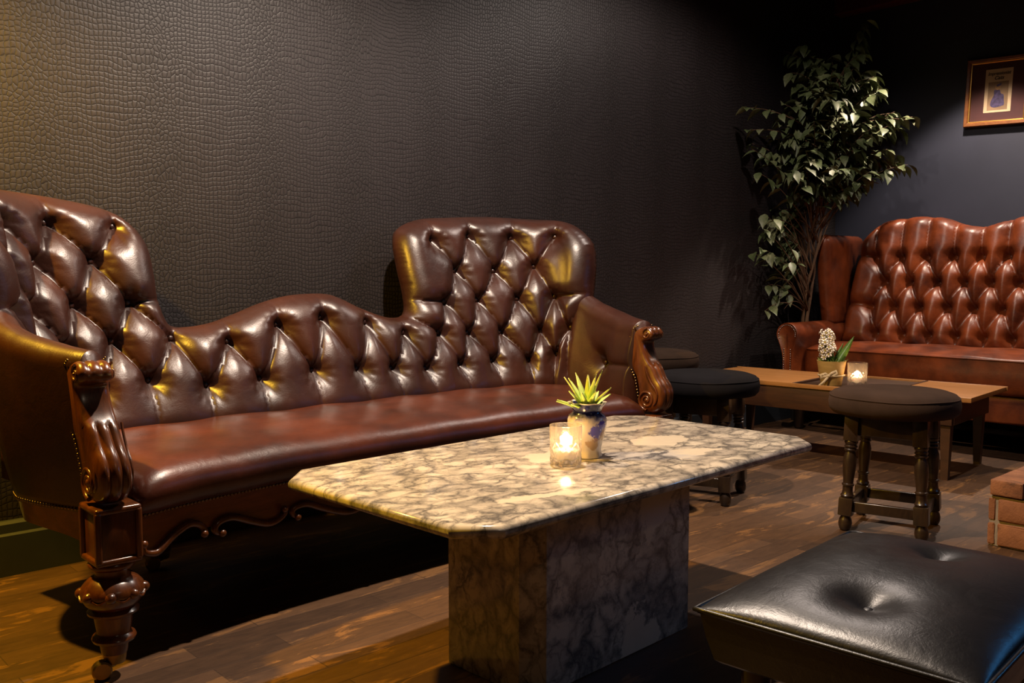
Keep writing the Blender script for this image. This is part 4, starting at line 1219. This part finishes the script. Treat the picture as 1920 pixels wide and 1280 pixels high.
def flatshape(name, poly, mat, d=-.0012):
    MB().prism([(y * 1.5, z * 1.5 - .003) for y, z in poly], d, d + .0005, 'x').build(name, mat, card, world=False, smooth=False)
gow = catmull([(-.016, -.052), (-.024, -.046), (-.022, -.030), (-.020, -.012), (-.010, -.006), (-.006, .006), (.006, .010), (.014, .004), (.014, -.012), (.022, -.030), (.024, -.048), (.010, -.056)], 4, True)
flatshape('gown_shape', gow, M['gown'])
flatshape('head_shape', [(.001 + .010 * math.cos(a), .016 + .009 * math.sin(a)) for a in np.linspace(0, 2 * PI, 18, endpoint=False)], M['tan_print'], -.0014)
flatshape('hat_shape', [(-.002 + .009 * math.cos(a) , .025 + .0045 * math.sin(a) + .003 * -math.cos(a)) for a in np.linspace(0, 2 * PI, 14, endpoint=False)], M['gown'], -.0017)
for txt, z, sz in (('Impressionist', .0905, .027), ('Cats', .0655, .027)):
    cu = bpy.data.curves.new('lettering', 'FONT'); cu.body = txt; cu.size = sz; cu.align_x = 'CENTER'; cu.shear = .28; cu.extrude = .0002; cu.offset = .0007
    tmp = bpy.data.objects.new('lettering_tmp', cu); COL.objects.link(tmp)
    dg = bpy.context.evaluated_depsgraph_get(); dg.update()
    me = bpy.data.meshes.new_from_object(tmp.evaluated_get(dg)); bpy.data.objects.remove(tmp); bpy.data.curves.remove(cu)
    k = min(1.0, .120 / max(1e-6, max(v.co.x for v in me.vertices) - min(v.co.x for v in me.vertices)))
    # text plane faces the room (-x); reading direction runs to -y
    for v in me.vertices: v.co = Vector((-.0008 - v.co.z, -v.co.x * k, z + v.co.y * (.55 + .45 * k)))
    me.materials.append(M['ink']); o = bpy.data.objects.new('lettering', me); COL.objects.link(o); o.parent = card

# ------------------------------------------------------------------ brick hearth
bh = empty('brick_hearth', (3.42, .62, 0), 'corner of a low red brick hearth at the right edge behind the ottoman', 'hearth')
def brick(c, d, n):
    mb = MB(); bm = bmesh.new(); bmesh.ops.create_cube(bm, size=1)
    for v in bm.verts: v.co = Vector((v.co.x * d[0], v.co.y * d[1], v.co.z * d[2]))
    bmesh.ops.bevel(bm, geom=bm.edges[:], offset=.006, segments=2, profile=.6, affect='EDGES')
    bmesh.ops.subdivide_edges(bm, edges=bm.edges[:], cuts=1, use_grid_fill=True)
    for v in bm.verts: v.co += Vector((random.uniform(-1, 1), random.uniform(-1, 1), random.uniform(-1, 1))) * .0012
    R_ = Matrix.Rotation(random.uniform(-.012, .012), 4, 'Z') @ Matrix.Rotation(random.uniform(-.01, .01), 4, 'X')
    bm.verts.index_update()
    mb.add([Matrix.Translation(c) @ (R_ @ v.co) for v in bm.verts], [[v.index for v in f.verts] for f in bm.faces]); bm.free()
    return mb
HX, HY = 3.085, 1.085
allb = MB()
for row in range(2):
    z = .004 + .0365 + row * .080; y = HY
    first = .030
    allb_l = [(first, 0)]
    while y > .15:
        ln = .030 if y == HY else (.108 if row == 1 else .112)
        b = brick((HX + .055 + (.004 if ln < .05 else 0), y - ln / 2, z), (.11, ln - .008, .071), 0); allb.add(b.v, b.f); y -= ln
    x = HX + .115
    while x < 3.75:
        b = brick((x + .105, HY - .05, z), (.205, .10, .071), 0); allb.add(b.v, b.f); x += .215
y = HY - .005; i = 0
while y > .15:
    off = -.012 if i % 2 == 0 else .012
    for k in range(3):
        b = brick((HX + .115 + off + k * .222, y - .052, .004 + .160 + .0275), (.215, .096, .050), 0); allb.add(b.v, b.f)
    y -= .105; i += 1
allb.build('brickwork', M['brick'], bh, smooth=True, angle=30)
MB().box((3.42, .62, .082), (.655, .915, .160)).build('mortar', M['mortar'], bh, smooth=False)

# ------------------------------------------------------------------ weeping fig
fig = empty('weeping_fig', (4.955, 2.805, 0), 'tall weeping fig with drooping green leaves in the corner behind the wing sofa', 'plant')
def leafmat():
    m = NT('fig_leaf'); v = m.coord(); n = m.noise(v, 9, 3); n2 = m.noise(v, 70, 3)
    k = m.math('ADD', m.math('MULTIPLY', n.outputs['Fac'], .7), m.math('MULTIPLY', n2.outputs['Fac'], .3))
    m.set(Base_Color=m.ramp(k, [(0.35, (0.030, 0.045, 0.014)), (0.5, (0.070, 0.090, 0.034)), (0.68, (0.165, 0.170, 0.088))]), Roughness=0.5)
    return m.mat
M['leaf'] = leafmat(); M['bark'] = wood('fig_bark', (0.06, 0.030, 0.015), (0.13, 0.07, 0.035), (4, 4, 1), .8, 1, 0, .3)
M['planter'] = plain('black_planter', (0.012, 0.011, 0.011), 0.5)
MB().lathe([(.055, 0), (.058, .004), (.072, .20), (.074, .21), (.066, .21), (.062, .18), (.01, .178)], (fig.location.x, fig.location.y, 0), 28).build('planter', M['planter'], fig, angle=40)
tr = MB(); base = Vector((4.955, 2.805, .17)); trunkpts = []
topP = Vector((4.86, 2.58, 1.85))
for j in range(3):
    pts = []
    for i in range(22):
        t = i / 21; p = base.lerp(topP, t); p.x = base.x + (topP.x - base.x) * t ** 1.3; p.y = base.y + (topP.y - base.y) * t ** 1.6
        a = t * 9 + j * 2.09; rr = .016 + .03 * t
        pts.append(p + Vector((math.cos(a) * rr, math.sin(a) * rr * (.5 if t < .4 else 1), 0)))
    tr.tube(pts, [.012 * (1 - .7 * i / 21) for i in range(22)], 8); trunkpts += pts[6:]
tr.build('trunk', M['bark'], fig)
LF = MB(); BR = MB()
Rv = Vector((.734, -.679, 0)); Fv = Vector((.679, .734, 0)); cen = Vector((4.80, 2.57, 1.65))
def leaf(p, d, L, roll):
    d = d.normalized(); sd = d.cross(Vector((0, 0, 1)))
    if sd.length < .05: sd = Vector((1, 0, 0))
    sd.normalize(); nr = sd.cross(d).normalized()
    sd = (sd * math.cos(roll) + nr * math.sin(roll)).normalized(); nr = sd.cross(d).normalized()
    w = L * .27
    pr = [(0, .05, 0), (.18, .72, .01), (.40, 1.0, .0), (.62, .78, -.03), (.82, .36, -.08), (1.0, .0, -.16)]
    V = []; F = []
    for t, ww, dz in pr:
        c = p + d * (L * t) + nr * (L * dz)
        V += [c - sd * w * ww + nr * w * ww * .35, c, c + sd * w * ww + nr * w * ww * .35]
    for i in range(5):
        a = i * 3; F += [(a, a + 1, a + 4, a + 3), (a + 1, a + 2, a + 5, a + 4)]
    LF.add(V, F)
def okp(p): return p.y < 2.87 and p.x < 5.44 and not (p.x > 4.56 and p.y < 2.775 and p.z < 1.23)
tips = []
while len(tips) < 98:
    v = Vector((random.gauss(0, .5), random.gauss(0, .5), random.gauss(0, .55)))
    if v.length > 1.05: continue
    tips.append(cen + Rv * v.x * .31 + Fv * v.y * .26 + Vector((0, 0, v.z * .47)))
for c, n_, s_ in ((cen + Rv * .34 + Vector((0, 0, .06)), 5, .05), (cen + Rv * .38 + Vector((0, 0, -.17)), 5, .04), (cen + Rv * .22 + Vector((0, 0, .28)), 4, .05), (cen + Rv * -.30 + Vector((0, 0, .0)), 8, .10),
                  (Vector((4.52, 2.77, .98)), 7, .08), (Vector((4.74, 2.825, 1.16)), 12, .05), (Vector((4.52, 2.76, 1.20)), 6, .06), (Vector((4.88, 2.83, 1.28)), 7, .045), (Vector((4.80, 2.83, .98)), 6, .04), (Vector((4.66, 2.80, .82)), 7, .05), (Vector((4.45, 2.74, 1.50)), 6, .09), (cen + Rv * .14 + Vector((0, 0, .38)), 5, .08), (cen + Rv * -.15 + Vector((0, 0, .42)), 8, .09)):
    for k in range(n_): tips.append(c + Vector((random.gauss(0, s_), random.gauss(0, s_), random.gauss(0, s_))))
for tip in tips:
    if not okp(tip): tip.y = min(tip.y, 2.85); tip.x = min(tip.x, 5.42)
    h0 = max(.55, tip.z - random.uniform(.12, .40)); cand = min(trunkpts, key=lambda q: abs(q.z - h0) + random.uniform(0, .05))
    mid = cand.lerp(tip, .55) + Vector((0, 0, .10)); P = []
    for i in range(9):
        t = i / 8; P.append(cand * (1 - t) ** 2 + mid * 2 * t * (1 - t) + tip * t * t)
    BR.tube(P, [.0042 * (1 - .75 * i / 8) for i in range(9)], 5)
    out = (tip - cand); out.z = 0
    for k in range(9):
        f = .40 + .60 * k / 8; x = f * 8; i = min(7, int(x)); p = P[i].lerp(P[i + 1], x - i)
        if not okp(p): continue
        sidew = 1 if k % 2 else -1
        hd = out.normalized() if out.length > .01 else Rv
        d = hd * random.uniform(.2, .9) + hd.cross(Vector((0, 0, 1))) * sidew * random.uniform(.3, 1.0) + Vector((0, 0, random.uniform(-1.1, .1)))
        L = random.uniform(.072, .105)
        if not okp(p + d.normalized() * L): continue
        leaf(p, d, L, random.uniform(-.5, .5))
BR.build('branches', M['bark'], fig)
LF.build('foliage', M['leaf'], fig)

# unseen light can, added to cast a dark shape on the wallpaper (just above the frame)
mb = MB(); mb.lathe([(.050, -.10), (.064, -.098), (.066, .07), (.050, .10)], (2.265, 2.075, 2.395), 28, rot('Y', -32))
mb.tube([(2.30, 2.075, 2.46), (2.32, 2.075, CEIL)], .012, 8)
mb.build('added_shadow_can', M['velvet_black'], smooth=True, angle=40)['kind'] = 'structure'

# ------------------------------------------------------------------ lights
def spot(loc, target, energy, color, angle, blend, size):
    L = bpy.data.lights.new('spot', 'SPOT'); L.energy = energy; L.color = color
    L.spot_size = math.radians(angle); L.spot_blend = blend; L.shadow_soft_size = size
    o = bpy.data.objects.new('spot', L); COL.objects.link(o); o.location = loc
    o.rotation_euler = (Vector(target) - Vector(loc)).to_track_quat('-Z', 'Y').to_euler(); return o
spot((1.68, 1.80, 2.50), (1.68, 1.80, 0), 330, (1.0, .81, .65), 152, .75, .03)
spot((4.95, 1.95, 2.46), (4.95, 1.96, 0), 185, (1.0, .80, .64), 88, .35, .03)
spot((5.02, 1.05, 2.46), (4.80, 1.30, 0), 70, (1.0, .82, .68), 100, .35, .03)
spot((.20, 2.48, 1.98), (.64, 2.52, .70), 290, (1.0, .56, .045), 125, .8, .03)
spot((.9, -1.3, 2.45), (1.7, 1.9,   .3), 10, (1.0, .74, .50), 80, .8, .06)  # added weak fill from behind the camera for rail, legs and pedestal
spot((3.40, 2.05, 2.48), (3.40, 2.15, 0), 55, (1.0, .84, .74), 158, .5, .03)  # extra spot added to brighten the wallpaper's right part and the stool tops
La = bpy.data.lights.new('blue_screen_glow', 'AREA'); La.energy = 3; La.color = (.08, .42, 1.0); La.size = .35
lo = bpy.data.objects.new('blue_screen_glow', La); COL.objects.link(lo); lo.location = (3.5, -.2, 1.35)
lo.rotation_euler = (Vector((1.35, .7, .4)) - Vector((3.5, -.2, 1.35))).to_track_quat('-Z', 'Y').to_euler()
w = bpy.data.worlds.new('World'); scene.world = w; w.use_nodes = True
bg = w.node_tree.nodes['Background']; bg.inputs[0].default_value = (1.0, .75, .6, 1); bg.inputs[1].default_value = 0.0015

# ------------------------------------------------------------------ camera
cam = bpy.data.cameras.new('Camera'); co = bpy.data.objects.new('Camera', cam); COL.objects.link(co)
cam.sensor_width = 36; cam.lens = 1713 / 1920 * 36; cam.clip_start = .02
yaw = math.radians(47.2); pit = math.atan(126 / 1713)
d = Vector((math.cos(yaw) * math.cos(pit), math.sin(yaw) * math.cos(pit), -math.sin(pit)))
co.location = (0, 0, .87); co.rotation_euler = d.to_track_quat('-Z', 'Y').to_euler()
scene.camera = co
vs = scene.view_settings
vs.view_transform = 'Standard'; vs.look = 'None'; vs.gamma = 1; vs.exposure = 0.0; vs.use_curve_mapping = False
